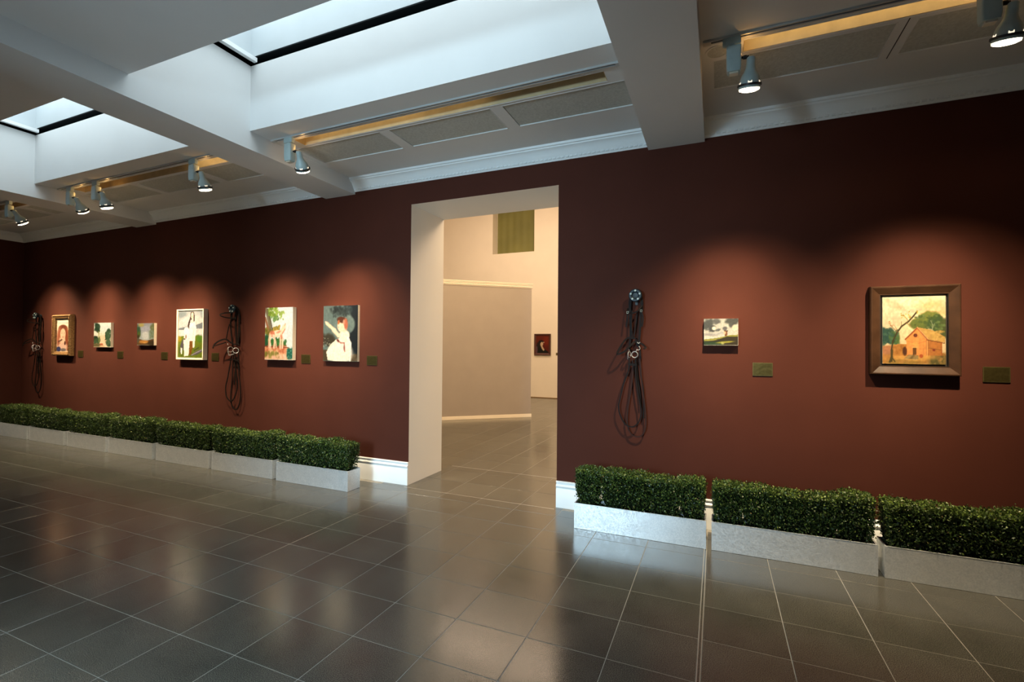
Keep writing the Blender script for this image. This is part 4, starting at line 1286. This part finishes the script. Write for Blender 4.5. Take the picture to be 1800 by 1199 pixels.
def make_second():
    t = empty('horse_bridle', (X0, 0, Z0), 'dark leather horse bridle with chrome bit between the girl painting and the animal canvas', 'bridle')
    f = lambda pts: off(pts, X0, Z0)
    add_strap(t, 'headpiece', f([(-6.262, 1.98, -.035), (-6.255, 2.07, -.04), (-6.225, 2.14, -.05), (-6.175, 2.145, -.05), (-6.125, 2.11, -.045), (-6.100, 2.03, -.035), (-6.100, 1.92, -.03)]), 0.030, 0.006)
    add_strap(t, 'browband', f([(-6.239, 2.056, -.06), (-6.346, 2.051, -.08), (-6.394, 2.029, -.11), (-6.344, 2.004, -.12), (-6.256, 1.982, -.08), (-6.141, 1.981, -.05)]), 0.016, 0.007)
    add_strap(t, 'cheek_strap', f([(-6.245, 2.10), (-6.243, 2.016), (-6.262, 1.896), (-6.247, 1.783), (-6.230, 1.684), (-6.212, 1.60)]), 0.026, 0.006, y=-0.045)
    add_strap(t, 'cheek_strap', f([(-6.105, 2.09), (-6.098, 1.947), (-6.100, 1.815), (-6.105, 1.697), (-6.118, 1.60)]), 0.028, 0.006, y=-0.040)
    add_strap(t, 'cheek_strap', f([(-6.170, 2.10), (-6.178, 1.948), (-6.172, 1.816), (-6.150, 1.631)]), 0.030, 0.006, y=-0.030)
    add_strap(t, 'strap_end', f([(-6.080, 1.89), (-6.070, 1.80), (-6.075, 1.71)]), 0.018, 0.006, y=-0.050)
    add_strap(t, 'throat_strap', f([(-6.266, 1.897), (-6.300, 1.790), (-6.327, 1.690)]), 0.014, 0.006, y=-0.06)
    add_strap(t, 'noseband', f([(-6.520, 1.555, -.12), (-6.498, 1.612, -.11), (-6.424, 1.663, -.09), (-6.327, 1.685, -.07), (-6.258, 1.650, -.06), (-6.170, 1.617, -.06), (-6.094, 1.618, -.06), (-6.046, 1.600, -.08)]), 0.020, 0.008)
    add_strap(t, 'noseband_lining', f([(-6.500, 1.585, -.12), (-6.403, 1.608, -.12), (-6.296, 1.640, -.09)]), 0.014, 0.007)
    add_strap(t, 'rein', f([(-6.205, 1.52), (-6.231, 1.423), (-6.292, 1.162), (-6.335, 1.011), (-6.313, .882), (-6.216, .821), (-6.125, .927), (-6.102, 1.076), (-6.132, 1.240), (-6.180, 1.42)]), 0.016, 0.007, y=-0.05)
    add_strap(t, 'rein', f([(-6.190, 1.52), (-6.204, 1.424), (-6.224, 1.127), (-6.244, .866), (-6.201, .739), (-6.120, .716), (-6.056, .839), (-6.055, 1.022), (-6.093, 1.241), (-6.140, 1.44)]), 0.016, 0.007, y=-0.038)
    add_strap(t, 'rein_tail', f([(-6.178, 1.52), (-6.170, 1.30), (-6.190, 1.05)]), 0.018, 0.005, y=-0.030)
    add_strap(t, 'rein_tail', f([(-6.125, 1.55), (-6.110, 1.42), (-6.090, 1.25)]), 0.018, 0.005, y=-0.032)
    add_strap(t, 'keeper', f([(-6.290, 1.394), (-6.220, 1.405), (-6.150, 1.398), (-6.075, 1.389)]), 0.014, 0.007, y=-0.060)
    ring(t, 'bit_ring', -6.118 - X0, 1.530 - Z0, -0.068, 0.036, 0.0042, 0.6)
    ring(t, 'bit_ring', -6.222 - X0, 1.545 - Z0, -0.072, 0.036, 0.0042, 1.35)
    m_ = MB(); m_.tube([(-6.265 - X0, -.075, 1.57 - Z0), (-6.262 - X0, -.078, 1.51 - Z0), (-6.235 - X0, -.08, 1.462 - Z0), (-6.17 - X0, -.078, 1.475 - Z0), (-6.145 - X0, -.075, 1.482 - Z0)], 0.006, 8)
    m_.tube([(-6.276 - X0, -.075, 1.625 - Z0), (-6.270 - X0, -.075, 1.605 - Z0)], 0.006, 8)
    m_.build('bit_shank', M['chrome'], t, smooth=True)
    return t


rack(X0, Z0 - 0.01, 'round dark enamel bridle rack between the girl painting and the animal canvas')
br2 = make_second()
rack(-11.40, Z0 - 0.01, 'round dark enamel bridle rack in the shadowed left corner')
br3 = copy_tree(br2)
br3.location = (-11.40, 0, Z0)
br3['label'] = 'dark leather horse bridle in the shadows by the left corner'

# ------------------------------------------------------------------ planters with clipped box hedges
def leaf_mesh(name, L, seed, n_leaves=17000):
    r = np.random.default_rng(seed)
    D, z0, z1 = 0.205, 0.215, 0.525
    # clumps (several clipped plants stand side by side in each trough)
    nc = 5
    cxs = np.linspace(-L / 2 + 0.11, L / 2 - 0.11, nc) + r.uniform(-.02, .02, nc)
    top = r.uniform(-0.026, 0.022, nc)

    def bulge(x):
        d = np.min(np.abs(x[:, None] - cxs[None]), 1)
        return np.clip(1 - (d / 0.125) ** 2, 0, 1)
    def toph(x):
        w_ = np.exp(-((x[:, None] - cxs[None]) / 0.09) ** 2)
        return (w_ * top).sum(1) / w_.sum(1)
    face = r.random(n_leaves)
    x = r.uniform(-L / 2, L / 2, n_leaves)
    y = r.uniform(-D / 2, D / 2, n_leaves)
    hz = r.random(n_leaves) ** 0.8
    z = z0 + (z1 - z0) * hz
    depth = r.exponential(0.012, n_leaves)
    nrm = np.zeros((n_leaves, 3))
    fr = face < 0.40; bk = (face >= 0.40) & (face < 0.58); tp = (face >= 0.58) & (face < 0.84); le = (face >= 0.84) & (face < 0.92); ri = face >= 0.92
    y[fr] = -D / 2 + depth[fr]; nrm[fr] = (0, -1, 0.2)
    y[bk] = D / 2 - depth[bk]; nrm[bk] = (0, 1, 0.2)
    z[tp] = z1 - depth[tp]; nrm[tp] = (0, 0, 1)
    x[le] = -L / 2 + depth[le] ; nrm[le] = (-1, 0, .2)
    x[ri] = L / 2 - depth[ri] ; nrm[ri] = (1, 0, .2)
    b = bulge(x)
    y = y * (0.94 + 0.08 * b)
    z = z + toph(x) * (z - z0) / (z1 - z0) + (b - 0.5) * 0.016 * (z > z1 - 0.08)
    hfrac = (z - z0) / (z1 - z0)
    # lower part narrower and thinner
    y *= 0.84 + 0.20 * np.clip(hfrac * 1.8, 0, 1)
    x = x * (0.965 + 0.03 * np.clip(hfrac * 2.0, 0, 1))
    keep = (r.random(n_leaves) < np.clip(0.42 + hfrac * 2.6, 0, 1))
    # round the long edges
    x += r.normal(0, .006, n_leaves); y += r.normal(0, .006, n_leaves); z += r.normal(0, .006, n_leaves)
    # stray sprigs standing out
    sp = r.random(n_leaves) < 0.05
    out = nrm * r.uniform(0.004, 0.020, n_leaves)[:, None]
    x[sp] += out[sp, 0]; y[sp] += out[sp, 1]; z[sp] += out[sp, 2]
    x, y, z, nrm, hfrac, sp, tp, depth = [q[keep] for q in (x, y, z, nrm, hfrac, sp, tp, depth)]
    n = len(x)
    d = nrm * 0.45 + r.normal(0, .62, (n, 3)) + np.array([0, 0, .35])
    d /= np.linalg.norm(d, axis=1)[:, None]
    s_ = np.cross(d, r.normal(0, 1, (n, 3))); s_ /= np.linalg.norm(s_, axis=1)[:, None]
    ln = r.uniform(.012, .021, n)[:, None]; wd = ln * r.uniform(.26, .36, n)[:, None]
    c = np.stack([x, y, z], 1)
    nv = np.cross(d, s_)
    v = np.stack([c - d * ln * .5, c + s_ * wd + nv * wd * .3, c + d * ln * .5, c - s_ * wd + nv * wd * .3], 1).reshape(-1, 3)
    f = np.arange(n * 4).reshape(-1, 4)
    me = bpy.data.meshes.new(name)
    me.vertices.add(len(v)); me.vertices.foreach_set('co', v.ravel())
    me.loops.add(n * 4); me.loops.foreach_set('vertex_index', f.ravel())
    me.polygons.add(n); me.polygons.foreach_set('loop_start', np.arange(n) * 4); me.polygons.foreach_set('loop_total', np.full(n, 4))
    me.update(); me.validate()
    base = np.array([0.020, 0.046, 0.011]); yellow_green = np.array([0.16, 0.23, 0.04]); dry = np.array([0.16, 0.13, 0.05])
    t = np.clip(r.random(n) ** 3.0 * 0.8 + np.where(hfrac > .88, .40, 0) * r.random(n), 0, 1)[:, None]  # leaves turn more yellow-green near the top
    colr = base * (1 - t) + yellow_green * t
    dd = (r.random(n) < .015)[:, None]
    colr = np.where(dd, dry, colr) * r.uniform(.7, 1.25, n)[:, None]
    ca = me.color_attributes.new('leafcol', 'FLOAT_COLOR', 'CORNER')
    cc = np.repeat(np.concatenate([colr, np.ones((n, 1))], 1), 4, 0)
    ca.data.foreach_set('color', cc.ravel())
    me.materials.append(M['leaf'])
    return me, cxs


def make_planter(L, seed, label):
    t = empty('hedge_planter', (0, 0, 0), label, 'planter', 'galvanised trough planters with clipped box hedges')
    W_, H_, T = 0.195, 0.222, 0.003
    m_ = MB()
    m_.box(-L / 2, L / 2, -W_ / 2, -W_ / 2 + T, 0.002, H_)
    m_.box(-L / 2, L / 2, W_ / 2 - T, W_ / 2, 0.002, H_)
    m_.box(-L / 2, -L / 2 + T, -W_ / 2 + T, W_ / 2 - T, 0.002, H_)
    m_.box(L / 2 - T, L / 2, -W_ / 2 + T, W_ / 2 - T, 0.002, H_)
    m_.box(-L / 2 + T, L / 2 - T, -W_ / 2 + T, W_ / 2 - T, 0.002, 0.008)
    m_.build('trough', M['galv'], t)
    m_ = MB()
    rimw = 0.009
    m_.box(-L / 2 - .0015, L / 2 + .0015, -W_ / 2 - .0015, -W_ / 2 + rimw, H_, H_ + 0.003)
    m_.box(-L / 2 - .0015, L / 2 + .0015, W_ / 2 - rimw, W_ / 2 + .0015, H_, H_ + 0.003)
    m_.box(-L / 2 - .0015, -L / 2 + rimw, -W_ / 2 + rimw, W_ / 2 - rimw, H_, H_ + 0.003)
    m_.box(L / 2 - rimw, L / 2 + .0015, -W_ / 2 + rimw, W_ / 2 - rimw, H_, H_ + 0.003)
    m_.build('rim', M['galv'], t)
    for sx_ in (-1, 1):
        m_ = MB()
        xa = sx_ * (L / 2 + 0.0012); xb = sx_ * (L / 2 - 0.016)
        m_.box(min(xa, xb), max(xa, xb), -W_ / 2 - 0.0022, -W_ / 2 - 0.0002, 0.002, H_)
        m_.box(min(xa, sx_ * (L / 2 + 0.0001)), max(xa, sx_ * (L / 2 + 0.0001)), -W_ / 2, -W_ / 2 + 0.016, 0.002, H_)
        m_.build('corner_flange', M['galv'], t)
    m_ = MB()
    nx = 24
    for i in range(nx):
        xa = -L / 2 + T + (L - 2 * T) * i / nx; xb = -L / 2 + T + (L - 2 * T) * (i + 1) / nx
        h0 = 0.186 + 0.008 * math.sin(i * 1.7 + seed); h1 = 0.186 + 0.008 * math.sin((i + 1) * 1.7 + seed)
        m_.quad((xa, -W_ / 2 + T, h0), (xb, -W_ / 2 + T, h1), (xb, W_ / 2 - T, h1), (xa, W_ / 2 - T, h0))
    m_.build('soil', M['soil'], t)
    me, cxs = leaf_mesh('box_hedge', L - 0.02, seed)
    o = bpy.data.objects.new('box_hedge', me); COL.objects.link(o); o.parent = t; o['kind'] = 'stuff'
    # dark filler core added to block see-through, one lump per plant
    r = random.Random(seed)
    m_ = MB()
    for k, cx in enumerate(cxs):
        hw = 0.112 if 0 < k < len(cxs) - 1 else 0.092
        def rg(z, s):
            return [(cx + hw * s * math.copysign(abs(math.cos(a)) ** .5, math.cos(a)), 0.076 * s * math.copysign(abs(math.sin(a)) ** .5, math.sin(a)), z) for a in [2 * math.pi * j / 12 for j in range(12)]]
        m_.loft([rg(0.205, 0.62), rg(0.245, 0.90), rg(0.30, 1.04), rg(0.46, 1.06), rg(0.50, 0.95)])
    co = m_.build('inner_core', M['core'], t); co['kind'] = 'stuff'
    m_ = MB()
    for cx in cxs:
        for q in range(9):
            ax_, ay_ = cx + r.uniform(-.02, .02), r.uniform(-.015, .015)
            bx_, by_ = cx + r.uniform(-.10, .10), r.uniform(-.075, .075)
            m_.tube([(ax_, ay_, 0.178), ((ax_ + bx_) / 2 + r.uniform(-.01, .01), (ay_ + by_) / 2, 0.25), (bx_, by_, 0.36)], r.uniform(.0018, .0032), 5)
    so = m_.build('stems', M['stem'], t); so['kind'] = 'stuff'
    return t


words_l = ['nearest the doorway', 'second', 'third', 'fourth', 'fifth', 'sixth', 'seventh']
variants = {}
proto = [make_planter(1.085, s, 'x') for s in (3, 5, 8, 12)]
PLN = [(-4.265, -0.403, 'metal trough planter with box hedge just left of the doorway'),
       (-5.433, -0.388, 'metal trough planter with box hedge, second left from the doorway'),
       (-6.590, -0.383, 'metal trough planter with box hedge, third left from the doorway'),
       (-7.738, -0.383, 'metal trough planter with box hedge, fourth left from the doorway'),
       (-8.842, -0.388, 'metal trough planter with box hedge, fifth left from the doorway'),
       (-9.957, -0.395, 'metal trough planter with box hedge, sixth left from the doorway'),
       (-11.085, -0.390, 'metal trough planter with box hedge, nearest the left end wall'),
       (-0.621, -0.385, 'metal trough planter with box hedge just right of the doorway'),
       (0.507, -0.380, 'metal trough planter with box hedge, middle one of the three on the right'),
       (1.634, -0.380, 'metal trough planter with box hedge, farthest right, cut by the picture edge')]
for i, (x, y, lb) in enumerate(PLN):
    q = proto[i] if i < 4 else copy_tree(proto[(i * 3 + 1) % 4])
    q.location = (x, y, 0)
    if 3 <= i <= 6:
        q.scale = (0.955, 1, 1)
    q['label'] = lb
